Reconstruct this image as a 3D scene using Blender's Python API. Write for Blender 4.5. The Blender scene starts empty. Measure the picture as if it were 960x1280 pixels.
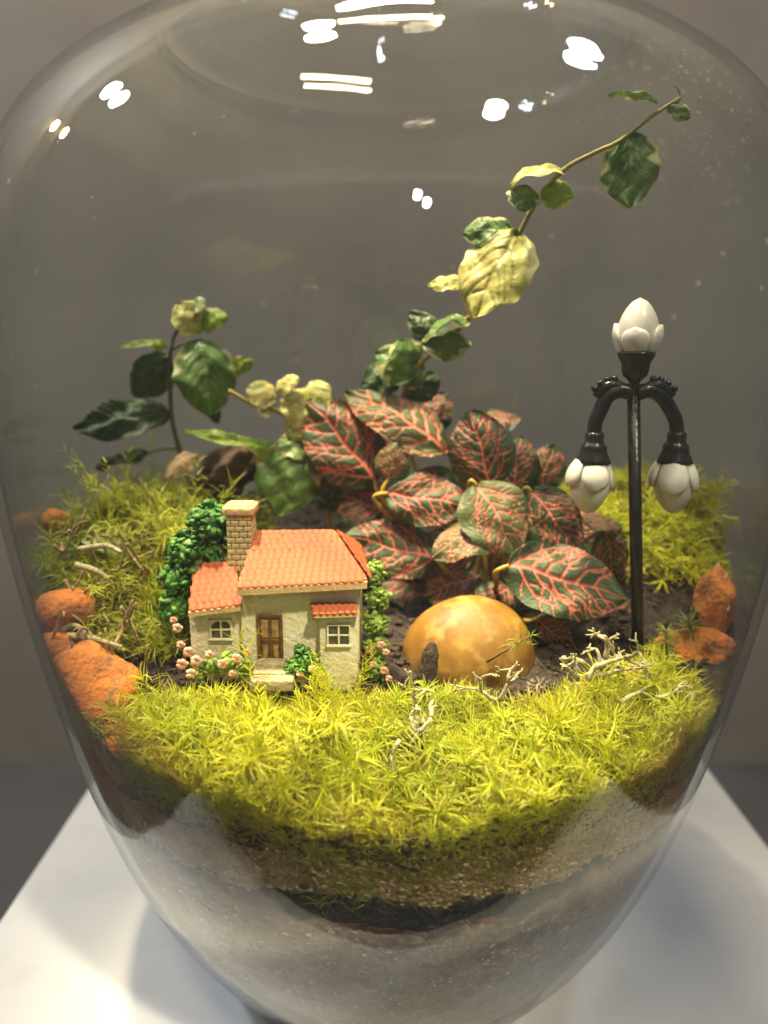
import bpy, bmesh, math, random
import numpy as np
from mathutils import Vector, Matrix, noise

random.seed(7); RNG = np.random.default_rng(7)
SC = bpy.context.scene
S = 0.01                      # everything below is laid out in centimetres
PITCH = math.radians(12.4); FPX = 931.0
CAM = np.array([-0.2, -18.4, 15.7])

# ------------------------------------------------------------------ camera
cd = bpy.data.cameras.new('camera'); cam = bpy.data.objects.new('camera', cd)
SC.collection.objects.link(cam); SC.camera = cam
cam.location = CAM * S
cam.rotation_euler = (math.radians(90) - PITCH, 0, 0)
cd.sensor_fit = 'VERTICAL'; cd.sensor_height = 36; cd.lens = 36 * FPX / 1280
cd.clip_start = 0.005; cd.clip_end = 50
cd.dof.use_dof = True; cd.dof.focus_distance = 0.142; cd.dof.aperture_fstop = 10.5

# ------------------------------------------------------------------ world and lamps
W = bpy.data.worlds.new('World'); SC.world = W; W.use_nodes = True
W.node_tree.nodes['Background'].inputs[0].default_value = (0.92, 0.95, 1.0, 1)
W.node_tree.nodes['Background'].inputs[1].default_value = 0.085
SC.view_settings.view_transform = 'Standard'; SC.view_settings.look = 'None'
SC.view_settings.exposure = 0.28; SC.view_settings.gamma = 1

def lamp(name, d, dist, radius, watts, col, target=(0, -2, 9)):
    l = bpy.data.lights.new(name, 'AREA'); l.shape = 'DISK'; l.size = 2 * radius * S
    l.energy = watts; l.color = col
    o = bpy.data.objects.new(name, l); SC.collection.objects.link(o)
    d = Vector(d).normalized(); t = Vector(target)
    p = (Vector((0, -4, 18)) + d * dist)
    o.location = p * S
    o.rotation_euler = (t - p).to_track_quat('-Z', 'Y').to_euler()
    o['kind'] = 'structure'
    return o
for d, w in (((-0.18, -0.40, 0.89), 3.6), ((-0.02, 0.16, 1.0), 5.5)):
    k = lamp('ceiling_lamp', d, 130, 3.0, w, (1.0, 0.80, 0.52)); k.data.shape = 'RECTANGLE'; k.data.size = 0.30; k.data.size_y = 0.04
lamp('ceiling_lamp', (-0.70, 0.15, 0.70), 150, 5.5, 10.0, (0.80, 0.90, 1.0))
lamp('ceiling_lamp', (-0.80, 0.26, 0.54), 170, 3.6, 1.6, (1.0, 0.72, 0.34))
lamp('ceiling_lamp', (0.49, 0.05, 0.87), 140, 7.0, 3.4, (0.78, 0.88, 1.0))
lamp('ceiling_lamp', (0.085, -0.86, 0.51), 260, 4.5, 1.6, (0.9, 0.95, 1.0))
lamp('ceiling_lamp', (0.12, -0.87, 0.48), 260, 4.5, 1.6, (0.9, 0.95, 1.0))
# two narrow spots added to brighten the moss and cottage inside the jar
for p, t, watts, col, ang in (((-22, -2, 130), (0.0, -3.6, 11), 265, (1.0, 0.83, 0.53), 8.2), ((43, -70, 120), (0.2, -4.9, 9.0), 130, (1.0, 0.87, 0.62), 6.6)):
    l = bpy.data.lights.new('added_jar_spot', 'SPOT'); l.energy = watts; l.color = col; l.spot_size = math.radians(ang); l.spot_blend = 1.0; l.shadow_soft_size = 0.05
    o = bpy.data.objects.new('added_jar_spot', l); SC.collection.objects.link(o); o['kind'] = 'structure'
    p = Vector(p); o.location = p * S; o.rotation_euler = (Vector(t) - p).to_track_quat('-Z', 'Y').to_euler()
SC.cycles.max_bounces = 6; SC.cycles.diffuse_bounces = 2; SC.cycles.glossy_bounces = 2; SC.cycles.transmission_bounces = 3
SC.cycles.transparent_max_bounces = 20; SC.cycles.caustics_reflective = False; SC.cycles.caustics_refractive = False
SC.cycles.use_adaptive_sampling = True; SC.cycles.adaptive_threshold = 0.03

# ------------------------------------------------------------------ pixel helpers
CP, SP = math.cos(PITCH), math.sin(PITCH)
def ray(px, py):
    rx = (px - 480) / FPX; ru = (640 - py) / FPX
    return np.array([rx, CP + ru * SP, -SP + ru * CP])
def at(px, py, Y):
    d = ray(px, py); return CAM + d * (Y - CAM[1]) / d[1]
def ppc(p):                                   # pixels per centimetre at a point
    d = np.asarray(p) - CAM; return FPX / (d[1] * CP - d[2] * SP)

# ------------------------------------------------------------------ materials
def _n(nt, t, **k):
    n = nt.nodes.new(t)
    for a, b in k.items(): setattr(n, a, b)
    return n
def mat(name, c1, c2=None, sc=3.0, rough=0.6, bump=0.0, bsc=None, trans=0.0, spec=0.5,
        detail=5, lo=0.35, hi=0.65, c3=None, sc3=1.0, coat=0.0, sss=0.0, attr=None):
    m = bpy.data.materials.new(name); m.use_nodes = True; nt = m.node_tree; L = nt.links.new
    b = nt.nodes['Principled BSDF']; out = nt.nodes['Material Output']
    b.inputs['Roughness'].default_value = rough
    b.inputs['Specular IOR Level'].default_value = spec
    b.inputs['Coat Weight'].default_value = coat
    if sss:
        b.inputs['Subsurface Weight'].default_value = sss
        b.inputs['Subsurface Radius'].default_value = (0.003, 0.002, 0.001)
        b.inputs['Subsurface Scale'].default_value = 0.5
    tc = _n(nt, 'ShaderNodeTexCoord'); src = None
    def nz(scale, det=detail):
        x = _n(nt, 'ShaderNodeTexNoise'); x.inputs['Scale'].default_value = scale * 100
        x.inputs['Detail'].default_value = det; L(tc.outputs['Object'], x.inputs['Vector']); return x.outputs['Fac']
    def ramp(s, a, z):
        r = _n(nt, 'ShaderNodeMapRange'); r.inputs[1].default_value = a; r.inputs[2].default_value = z
        L(s, r.inputs[0]); return r.outputs[0]
    def mixc(f, a, c):
        x = _n(nt, 'ShaderNodeMix', data_type='RGBA'); L(f, x.inputs[0])
        for i, q in ((6, a), (7, c)):
            if isinstance(q, tuple): x.inputs[i].default_value = (*q, 1)
            else: L(q, x.inputs[i])
        return x.outputs[2]
    col = c1
    if c2: col = mixc(ramp(nz(sc), lo, hi), col, c2)
    if attr:                                   # (attribute, colour) : pigment pattern carried by the mesh
        for an, ac in attr:
            a = _n(nt, 'ShaderNodeAttribute'); a.attribute_name = an
            col = mixc(a.outputs['Fac'], col, ac)
    if c3: col = mixc(ramp(nz(sc3), 0.52, 0.68), col, c3)
    if isinstance(col, tuple): b.inputs['Base Color'].default_value = (*col, 1)
    else: L(col, b.inputs['Base Color'])
    if bump:
        bp = _n(nt, 'ShaderNodeBump'); bp.inputs['Strength'].default_value = min(1, bump)
        bp.inputs['Distance'].default_value = 0.001
        L(nz(bsc or sc * 2), bp.inputs['Height']); L(bp.outputs[0], b.inputs['Normal'])
    if trans:
        t = _n(nt, 'ShaderNodeBsdfTranslucent')
        if isinstance(col, tuple): t.inputs[0].default_value = (*col, 1)
        else: L(col, t.inputs[0])
        mx = _n(nt, 'ShaderNodeMixShader'); mx.inputs[0].default_value = trans
        L(b.outputs[0], mx.inputs[1]); L(t.outputs[0], mx.inputs[2]); L(mx.outputs[0], out.inputs[0])
    return m

M = {}
M['wall'] = mat('painted wall', (0.37, 0.325, 0.265), (0.30, 0.265, 0.22), sc=0.08, rough=0.7, bump=0.15, bsc=2)
M['table'] = mat('dark table', (0.11, 0.107, 0.105), (0.085, 0.082, 0.08), sc=0.15, rough=0.4)
M['plinth'] = mat('white lacquer', (0.70, 0.71, 0.72), (0.66, 0.67, 0.685), sc=0.35, rough=0.33, bump=0.05, bsc=9,
                  c3=(0.64, 0.65, 0.655), sc3=0.8)
M['soil'] = mat('dark soil', (0.010, 0.0065, 0.004), (0.026, 0.016, 0.009), sc=5, rough=0.9, bump=1.0, bsc=7, c3=(0.045, 0.028, 0.015), sc3=11)
M['sand'] = mat('tan sand', (0.50, 0.36, 0.16), (0.32, 0.23, 0.10), sc=3.0, rough=0.9, bump=1.0, bsc=12, c3=(0.16, 0.12, 0.075), sc3=9)
M['charcoal'] = mat('charcoal', (0.012, 0.012, 0.013), (0.03, 0.029, 0.028), sc=6, rough=0.75, bump=1.0, bsc=8)
M['clay'] = mat('red clay', (0.20, 0.075, 0.036), (0.11, 0.055, 0.036), sc=4, rough=0.9, bump=0.8, bsc=9)
M['gravel'] = mat('grey gravel', (0.21, 0.135, 0.07), (0.085, 0.056, 0.032), sc=1.6, rough=0.85, bump=1.0, bsc=6, c3=(0.24, 0.19, 0.13), sc3=5)
M['moss'] = mat('moss leaf', (0.68, 0.67, 0.020), (0.42, 0.49, 0.018), sc=0.55, rough=0.45, trans=0.46, spec=0.4,
                attr=[('age', (0.36, 0.24, 0.05)), ('tip', (0.74, 0.72, 0.12))])
M['moss_dark'] = mat('deep moss leaf', (0.48, 0.50, 0.025), (0.25, 0.31, 0.018), sc=0.6, rough=0.5, trans=0.35, spec=0.4,
                attr=[('age', (0.25, 0.16, 0.05)), ('tip', (0.46, 0.45, 0.08))])
M['spike'] = mat('haircap moss leaf', (0.17, 0.26, 0.03), (0.30, 0.36, 0.05), sc=2, rough=0.45, trans=0.35)
M['spike_stem'] = mat('moss stem', (0.16, 0.09, 0.03), (0.24, 0.14, 0.04), sc=6, rough=0.7)
M['lava'] = mat('orange lava stone', (0.68, 0.24, 0.045), (0.48, 0.13, 0.025), sc=1.6, rough=0.9, bump=1.0, bsc=9, c3=(0.30, 0.13, 0.06), sc3=2.6)
M['lichen'] = mat('pale lichen', (0.56, 0.50, 0.30), (0.40, 0.34, 0.18), sc=5, rough=0.8, bump=0.5, bsc=16)
M['root'] = mat('dry root', (0.42, 0.29, 0.15), (0.24, 0.15, 0.075), sc=5, rough=0.85, bump=0.6, bsc=12)
M['bark'] = mat('dark bark', (0.020, 0.012, 0.007), (0.055, 0.032, 0.015), sc=4, rough=0.85, bump=1.0, bsc=9)
M['deadleaf'] = mat('dead leaf', (0.16, 0.075, 0.022), (0.06, 0.03, 0.014), sc=1.6, rough=0.6, bump=0.5, bsc=6, trans=0.25)
M['pebble'] = mat('yellow agate', (0.27, 0.135, 0.014), (0.17, 0.075, 0.009), sc=1.3, rough=0.55, bump=0.08, bsc=9, sss=0.25,
                  c3=(0.36, 0.22, 0.045), sc3=2.2)
M['cone'] = mat('grey cone scale', (0.20, 0.165, 0.125), (0.10, 0.08, 0.06), sc=5, rough=0.8, bump=0.6, bsc=12)
M['fit'] = mat('nerve plant leaf', (0.032, 0.058, 0.016), (0.062, 0.098, 0.026), sc=2.0, rough=0.40, trans=0.26, spec=0.5, bump=0.35, bsc=16,
               attr=[('vein', (0.80, 0.19, 0.145))])
M['fit_glare'] = mat('glare-washed nerve plant leaf', (0.065, 0.095, 0.028), (0.18, 0.185, 0.065), sc=1.3, rough=0.42, trans=0.28, bump=0.35, bsc=16,  # paler leaf colour paints the glare of the top light
               attr=[('vein', (0.76, 0.22, 0.145))])
M['fit_stem'] = mat('nerve plant stem', (0.42, 0.27, 0.03), (0.30, 0.24, 0.05), sc=2, rough=0.5)
M['fig'] = mat('fig leaf', (0.070, 0.155, 0.028), (0.13, 0.24, 0.045), sc=1.2, rough=0.40, trans=0.25, bump=0.3, bsc=5,
               attr=[('vein', (0.20, 0.29, 0.10)), ('edge', (0.50, 0.50, 0.20))])
M['fig_pale'] = mat('cream variegated fig leaf', (0.56, 0.49, 0.14), (0.40, 0.41, 0.10), sc=1.0, rough=0.42, trans=0.22, bump=0.5, bsc=4,
               attr=[('vein', (0.28, 0.30, 0.07)), ('edge', (0.66, 0.58, 0.24))])
M['fig_bright'] = mat('young fig leaf', (0.25, 0.42, 0.030), (0.33, 0.46, 0.05), sc=1.2, rough=0.4, trans=0.5,
               attr=[('vein', (0.36, 0.44, 0.12)), ('edge', (0.55, 0.55, 0.2))])
M['fig_dark'] = mat('dark fig leaf', (0.040, 0.075, 0.026), (0.065, 0.11, 0.035), sc=1.2, rough=0.4, trans=0.2, bump=0.3, bsc=5,
               attr=[('vein', (0.09, 0.13, 0.05)), ('edge', (0.16, 0.18, 0.06))])
M['fig_stem'] = mat('green stem', (0.22, 0.26, 0.06), (0.40, 0.27, 0.06), sc=1.2, rough=0.5, bump=0.5, bsc=6)
M['dark_stem'] = mat('dark stem', (0.07, 0.075, 0.03), (0.11, 0.085, 0.04), sc=2, rough=0.6)
M['stucco'] = mat('cream resin wall', (0.83, 0.77, 0.56), (0.76, 0.66, 0.40), sc=1.6, rough=0.6, bump=0.5, bsc=9, c3=(0.80, 0.74, 0.52), sc3=2.2)
M['eave'] = mat('cream roof edge', (0.78, 0.58, 0.30), (0.72, 0.44, 0.20), sc=4, rough=0.6, bump=0.4, bsc=9)
M['tile'] = mat('orange roof tile', (0.56, 0.135, 0.045), (0.44, 0.085, 0.030), sc=3, rough=0.5, bump=0.3, bsc=14, c3=(0.66, 0.24, 0.09), sc3=6)
M['brick'] = mat('cream brick', (0.74, 0.64, 0.34), (0.64, 0.50, 0.22), sc=5, rough=0.65, bump=0.5, bsc=14)
M['joint'] = mat('brown brick joint', (0.34, 0.22, 0.09), (0.26, 0.16, 0.07), sc=5, rough=0.8)
M['door'] = mat('brown door', (0.18, 0.085, 0.022), (0.10, 0.045, 0.014), sc=6, rough=0.55, bump=0.5, bsc=12)
M['doorpanel'] = mat('ochre door panel', (0.42, 0.27, 0.09), (0.24, 0.13, 0.04), sc=6, rough=0.6, bump=0.4, bsc=12)
M['pane'] = mat('dark pane', (0.045, 0.042, 0.040), (0.10, 0.085, 0.07), sc=7, rough=0.3)
M['step'] = mat('grey step stone', (0.46, 0.37, 0.22), (0.30, 0.23, 0.13), sc=5, rough=0.75, bump=0.7, bsc=9)
M['bush'] = mat('painted bush green', (0.030, 0.115, 0.014), (0.075, 0.215, 0.026), sc=3, rough=0.42, bump=0.5, bsc=9, c3=(0.22, 0.42, 0.05), sc3=3.5)
M['bush2'] = mat('painted ivy green', (0.16, 0.26, 0.030), (0.25, 0.36, 0.05), sc=3, rough=0.42, bump=0.5, bsc=9)
M['flower'] = mat('pink painted flower', (0.74, 0.34, 0.26), (0.80, 0.50, 0.36), sc=4, rough=0.55, bump=0.4, bsc=9)
M['black'] = mat('black plastic', (0.010, 0.010, 0.011), (0.016, 0.015, 0.014), sc=4, rough=0.22, spec=0.35, bump=0.15, bsc=9)
M['shade'] = mat('white plastic shade', (0.70, 0.66, 0.60), (0.64, 0.60, 0.53), sc=2, rough=0.28, sss=0.3)

def glass_mat(dirty):
    m = bpy.data.materials.new('jar glass'); m.use_nodes = True; nt = m.node_tree; L = nt.links.new
    nt.nodes.remove(nt.nodes['Principled BSDF']); out = nt.nodes['Material Output']
    tc = _n(nt, 'ShaderNodeTexCoord')
    def nz(scale, det, vec):
        x = _n(nt, 'ShaderNodeTexNoise'); x.inputs['Scale'].default_value = scale; x.inputs['Detail'].default_value = det
        L(vec, x.inputs['Vector']); return x.outputs['Fac']
    def math_(op, a, b=None, cl=False):
        x = _n(nt, 'ShaderNodeMath', operation=op); x.use_clamp = cl
        for i, q in enumerate((a, b)):
            if q is None: continue
            if isinstance(q, (int, float)): x.inputs[i].default_value = q
            else: L(q, x.inputs[i])
        return x.outputs[0]
    def rng(s, a, z, lo=0.0, hi=1.0):
        r = _n(nt, 'ShaderNodeMapRange'); L(s, r.inputs[0])
        for i, q in enumerate((a, z, lo, hi)): r.inputs[1 + i].default_value = q
        return r.outputs[0]
    # blown-glass waviness: stretched round the jar
    mp = _n(nt, 'ShaderNodeMapping'); mp.inputs['Scale'].default_value = (1, 1, 7); L(tc.outputs['Object'], mp.inputs[0])
    bp = _n(nt, 'ShaderNodeBump'); bp.inputs['Strength'].default_value = 0.35; bp.inputs['Distance'].default_value = 0.0006
    zz = _n(nt, 'ShaderNodeSeparateXYZ'); L(tc.outputs['Object'], zz.inputs[0])
    L(rng(zz.outputs[2], 0.188, 0.222, 0.10, 0.9), bp.inputs['Strength'])
    L(nz(26, 0.6, mp.outputs[0]), bp.inputs['Height'])
    lw = _n(nt, 'ShaderNodeLayerWeight'); lw.inputs[0].default_value = 0.5
    f = math_('MULTIPLY_ADD', math_('POWER', lw.outputs['Facing'], 5.0), 0.955); nt.nodes[-1].inputs[2].default_value = 0.045
    gl = _n(nt, 'ShaderNodeBsdfGlossy'); gl.inputs['Roughness'].default_value = 0.012; L(bp.outputs[0], gl.inputs['Normal'])
    tr = _n(nt, 'ShaderNodeBsdfTransparent'); tr.inputs[0].default_value = (0.975, 0.985, 0.975, 1)
    mx = _n(nt, 'ShaderNodeMixShader'); L(f, mx.inputs[0]); L(tr.outputs[0], mx.inputs[1]); L(gl.outputs[0], mx.inputs[2])
    if not dirty:
        L(mx.outputs[0], out.inputs[0]); return m
    # residue: dust specks on the shoulder, soil film and scale above and below the soil line; plus a painted haze
    sep = _n(nt, 'ShaderNodeSeparateXYZ'); L(tc.outputs['Object'], sep.inputs[0]); z = sep.outputs[2]; x = sep.outputs[0]
    vo = _n(nt, 'ShaderNodeTexVoronoi'); vo.inputs['Scale'].default_value = 170; L(tc.outputs['Object'], vo.inputs['Vector'])
    speck = math_('MULTIPLY', math_('LESS_THAN', vo.outputs['Distance'], 0.085), rng(nz(40, 2, tc.outputs['Object']), 0.50, 0.62, 0, 0.5))
    vo2 = _n(nt, 'ShaderNodeTexVoronoi'); vo2.inputs['Scale'].default_value = 420; L(tc.outputs['Object'], vo2.inputs['Vector'])
    sh = math_('MULTIPLY', rng(z, 0.165, 0.20), rng(x, 0.015, 0.06))
    speck2 = math_('MULTIPLY', math_('LESS_THAN', vo2.outputs['Distance'], 0.16), math_('MULTIPLY', sh, 0.55))
    band = math_('MULTIPLY', rng(z, 0.060, 0.074), rng(z, 0.100, 0.084))
    film = math_('MULTIPLY', band, rng(nz(45, 6, tc.outputs['Object']), 0.42, 0.66, 0.06, 0.9))
    side = math_('ADD', rng(math_('ABSOLUTE', x), 0.025, 0.062, 0.10, 0.8), rng(x, -0.02, -0.04, 0.0, 0.5))
    film = math_('MULTIPLY', film, side)
    mp2 = _n(nt, 'ShaderNodeMapping'); mp2.inputs['Scale'].default_value = (1, 1, 2.2); L(tc.outputs['Object'], mp2.inputs[0])
    scl = math_('MULTIPLY', rng(nz(240, 5, mp2.outputs[0]), 0.62, 0.66, 0, 0.55), math_('MULTIPLY', rng(z, 0.066, 0.055), rng(nz(30, 2, tc.outputs['Object']), 0.5, 0.62)))
    haze_veil = math_('MULTIPLY', rng(nz(14, 5, mp.outputs[0]), 0.35, 0.8, 0.008, 0.032), math_('ADD', rng(z, 0.06, 0.10, 0.25, 1.0), rng(z, 0.185, 0.222, 0, 6.5)))  # hazy glow painted as a diffuse film, strongest near the neck
    dust_haze = math_('MAXIMUM', math_('MAXIMUM', speck, speck2), math_('MAXIMUM', scl, haze_veil))
    df = _n(nt, 'ShaderNodeBsdfDiffuse'); df.inputs[0].default_value = (0.62, 0.60, 0.56, 1)
    tl = _n(nt, 'ShaderNodeBsdfTranslucent'); tl.inputs[0].default_value = (0.55, 0.50, 0.44, 1)
    d1 = _n(nt, 'ShaderNodeMixShader'); d1.inputs[0].default_value = 0.5; L(df.outputs[0], d1.inputs[1]); L(tl.outputs[0], d1.inputs[2])
    m2 = _n(nt, 'ShaderNodeMixShader'); L(dust_haze, m2.inputs[0]); L(mx.outputs[0], m2.inputs[1]); L(d1.outputs[0], m2.inputs[2])
    df2 = _n(nt, 'ShaderNodeBsdfDiffuse'); df2.inputs[0].default_value = (0.36, 0.19, 0.08, 1)
    tl2 = _n(nt, 'ShaderNodeBsdfTranslucent'); tl2.inputs[0].default_value = (0.60, 0.32, 0.12, 1)
    d2 = _n(nt, 'ShaderNodeMixShader'); d2.inputs[0].default_value = 0.55; L(df2.outputs[0], d2.inputs[1]); L(tl2.outputs[0], d2.inputs[2])
    m3 = _n(nt, 'ShaderNodeMixShader'); L(film, m3.inputs[0]); L(m2.outputs[0], m3.inputs[1]); L(d2.outputs[0], m3.inputs[2])
    L(m3.outputs[0], out.inputs[0])
    return m
M['glass'] = glass_mat(False); M['glass_in'] = glass_mat(True)

# ------------------------------------------------------------------ mesh helpers
class MB:
    def __init__(s): s.v = []; s.f = []; s.at = {}
    def add(s, vs, fs):
        b = len(s.v); s.v += [tuple(map(float, p)) for p in vs]; s.f += [tuple(b + i for i in q) for q in fs]; return s
    def box(s, a, b, bev=0.0):
        bm = bmesh.new(); bmesh.ops.create_cube(bm, size=1)
        a = Vector(a); b = Vector(b); c = (a + b) / 2; d = b - a
        for v in bm.verts: v.co = Vector((v.co.x * d.x, v.co.y * d.y, v.co.z * d.z)) + c
        if bev: bmesh.ops.bevel(bm, geom=bm.edges[:], offset=bev, segments=2, affect='EDGES', profile=0.6)
        return s.bm(bm)
    def bm(s, bm):
        bm.verts.ensure_lookup_table(); bm.verts.index_update()
        s.add([v.co[:] for v in bm.verts], [[v.index for v in f.verts] for f in bm.faces]); bm.free(); return s
    def tube(s, pts, rad, n=8, caps=True):
        P = [Vector(p) for p in pts]
        if not hasattr(rad, '__len__'): rad = [rad] * len(P)
        b = len(s.v); ref = None
        for i, p in enumerate(P):
            t = (P[min(i + 1, len(P) - 1)] - P[max(i - 1, 0)])
            t = t.normalized() if t.length > 1e-9 else Vector((0, 0, 1))
            if ref is None: ref = t.orthogonal().normalized()
            ref = (ref - t * ref.dot(t)); ref = ref.normalized() if ref.length > 1e-6 else t.orthogonal().normalized()
            w = t.cross(ref)
            for k in range(n):
                a = 2 * math.pi * k / n
                s.v.append(tuple(p + (ref * math.cos(a) + w * math.sin(a)) * rad[i]))
        for i in range(len(P) - 1):
            for k in range(n):
                k2 = (k + 1) % n
                s.f.append((b + i * n + k, b + i * n + k2, b + (i + 1) * n + k2, b + (i + 1) * n + k))
        if caps:
            s.f.append(tuple(b + k for k in range(n))[::-1]); e = b + (len(P) - 1) * n
            s.f.append(tuple(e + k for k in range(n)))
        return s
    def lathe(s, prof, c, n=32, ax=Vector((0, 0, 1)), close=False):
        ax = Vector(ax).normalized(); u = ax.orthogonal().normalized(); w = ax.cross(u); c = Vector(c); b = len(s.v)
        for r, z in prof:
            for k in range(n):
                a = 2 * math.pi * k / n
                s.v.append(tuple(c + ax * z + (u * math.cos(a) + w * math.sin(a)) * r))
        m = len(prof)
        for i in range(m if close else m - 1):
            i2 = (i + 1) % m
            for k in range(n):
                k2 = (k + 1) % n
                s.f.append((b + i * n + k, b + i * n + k2, b + i2 * n + k2, b + i2 * n + k))
        return s
    def blob(s, c, r, sub=1, amp=0.15, fr=1.5, sq=(1, 1, 1), seed=0, rot=None):
        bm = bmesh.new(); bmesh.ops.create_icosphere(bm, subdivisions=sub, radius=1)
        for v in bm.verts:
            d = 1 + amp * noise.noise(v.co * fr + Vector((seed * 3.7, seed * 1.3, seed))) * 2
            co = Vector((v.co.x * sq[0], v.co.y * sq[1], v.co.z * sq[2])) * d * r
            if rot: co = rot @ co
            v.co = co + Vector(c)
        return s.bm(bm)

def mesh_of(name, mb, off=(0, 0, 0), smooth=True):
    me = bpy.data.meshes.new(name)
    V = (np.array(mb.v, float) - np.array(off, float)) * S
    me.from_pydata(V.tolist(), [], mb.f); me.update()
    for k, a in mb.at.items():
        t = me.attributes.new(k, 'FLOAT', 'POINT'); t.data.foreach_set('value', np.asarray(a, np.float32))
    if smooth: me.polygons.foreach_set('use_smooth', [True] * len(me.polygons))
    return me
def link(name, me, m, parent=None, loc=(0, 0, 0)):
    o = bpy.data.objects.new(name, me); SC.collection.objects.link(o)
    if me is not None and m is not None and not me.materials: me.materials.append(m)
    o.location = tuple(np.array(loc, float) * S)
    if parent: o.parent = parent
    return o
ROOT = {}
def thing(name, loc, label, cat, group=None):
    o = bpy.data.objects.new(name, None); SC.collection.objects.link(o)
    o.empty_display_size = 0.005
    o.location = tuple(np.array(loc, float) * S); ROOT[o] = np.array(loc, float)
    o['label'] = label; o['category'] = cat
    if group: o['group'] = group
    return o
def part(name, mb, m, root, smooth=True, sub=None):
    """a part of root (or of its part sub), given in scene centimetres"""
    return link(name, mesh_of(name, mb, ROOT[root], smooth), m, sub or root)
def solo(name, mb, m, loc, label, cat, group=None, kind=None, smooth=True):
    o = link(name, mesh_of(name, mb, loc, smooth), m, None, loc)
    if label: o['label'] = label
    if cat: o['category'] = cat
    if group: o['group'] = group
    if kind: o['kind'] = kind
    return o
def cr(P, n=8):
    P = np.array(P, float); out = []
    for i in range(len(P) - 1):
        p0 = P[max(i - 1, 0)]; p1 = P[i]; p2 = P[i + 1]; p3 = P[min(i + 2, len(P) - 1)]
        for k in range(n):
            t = k / n
            out.append(.5 * ((2 * p1) + (-p0 + p2) * t + (2 * p0 - 5 * p1 + 4 * p2 - p3) * t * t + (-p0 + 3 * p1 - 3 * p2 + p3) * t ** 3))
    out.append(P[-1]); return np.array(out)

# ------------------------------------------------------------------ room surfaces, plinth
mb = MB().box((-160, 46, -24), (160, 48, 150)); solo('wall', mb, M['wall'], (0, 46, -24), None, None, kind='structure', smooth=False)
mb = MB().box((-160, -60, -26), (160, 45.9, -23)); solo('table_top', mb, M['table'], (0, 0, -26), None, None, kind='structure', smooth=False)
mb = MB().box((-11.0, -9.0, -22.99), (12.2, 14.2, 0.0), 0.12)
solo('display_plinth', mb, M['plinth'], (0.6, 0, -23), 'square white lacquered plinth under the glass jar', 'plinth', smooth=False)

# ------------------------------------------------------------------ glass jar
PROF = [(0, 0.3), (3.2, 0.25), (4.0, 0.0), (4.6, 0.22), (5.4, 1.1), (6.5, 3.0), (7.35, 5.2), (8.0, 7.7), (8.5, 10.2), (8.85, 12.8),
        (9.0, 15.2), (8.92, 17.2), (8.5, 18.8), (7.72, 20.05), (6.75, 20.88), (5.9, 21.35), (5.3, 21.62), (5.06, 21.85), (5.14, 22.12), (5.14, 22.32), (4.94, 22.6), (4.85, 23.2), (4.95, 24.4), (5.4, 25.0)]
OUT = cr(PROF, 6)
def inner_curve(th=0.17):
    t = np.gradient(OUT, axis=0); nrm = np.stack([t[:, 1], -t[:, 0]], 1); nrm /= np.linalg.norm(nrm, axis=1)[:, None]
    I = OUT - nrm * th; I[:, 0] = np.maximum(I[:, 0], 0.0005); return I
INN = inner_curve(); INN[0] = (0.0005, 0.62)
k0 = int(np.argmax(INN[:, 0] > 3.8)); INN[1:k0, 1] = 0.62; INN[1:k0, 0] = np.linspace(0.3, INN[k0, 0] - 0.2, k0 - 1); INN[k0, 1] = max(INN[k0, 1], 0.64)
zi = np.maximum.accumulate(INN[k0:, 1]); ri = INN[k0:, 0]
def rin(z): return float(np.interp(z, zi, ri))
o0 = OUT.copy(); o0[0, 0] = 0.0005
loop = [tuple(p) for p in o0] + [(5.38, 25.22), (5.2, 25.2)] + [tuple(p) for p in INN[::-1]]
jar = thing('glass_jar', (0, 0, 0), 'large round clear glass jar holding the moss garden', 'jar')
mb = MB().lathe(loop, (0, 0, 0), 128, close=True)
jw = part('jar_wall', mb, M['glass'], jar); jw.data.materials.append(M['glass_in'])
nin = (len(OUT) + 2) * 128
jw.data.polygons.foreach_set('material_index', [1 if (nin <= i < nin + (len(INN) - 1) * 128) else 0 for i in range(len(jw.data.polygons))])

# ------------------------------------------------------------------ soil and its layers
def gauss(x, y, cx, cy, sx, sy): return math.exp(-((x - cx) / sx) ** 2 - ((y - cy) / sy) ** 2)
YK = [-9, -7.6, -6, -4.4, -2.5, 0, 3, 8]; ZK = [7.7, 7.9, 8.35, 8.85, 9.15, 9.6, 10.3, 11.0]
def ground(x, y):
    z = float(np.interp(y, YK, ZK))
    z += 0.45 * noise.noise(Vector((x * .9, y * .9, 21))) * (1 if abs(x) > 4 and y > -3 else 0)
    z += 2.1 * gauss(x, y, -6.3, -0.2, 2.4, 2.6) + 2.3 * gauss(x, y, 6.4, 1.0, 2.2, 2.4)
    z += 0.35 * gauss(x, y, -1.2, -6.4, 1.2, 0.9) + 0.25 * gauss(x, y, 2.6, -5.8, 1.6, 1.0) - 0.25 * gauss(x, y, 0.3, -6.8, .7, 1.0)
    if -5.9 < y < -3.0 and 0 < x < 6.4: z -= 0.22 * math.sin(math.pi * (y + 5.9) / 2.9)
    if y < -4.2: z += min(1, (-4.2 - y) / .8) * (0.50 * noise.noise(Vector((x * .62 + 3, y * .8, 4))) + 0.22 * noise.noise(Vector((x * 1.5, y * 1.6, 9)))) - 0.55 * gauss(x, y, 0.35, -6.9, .55, 1.5)
    return z
NA, NR = 128, 40
mb = MB(); ring = []
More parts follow.
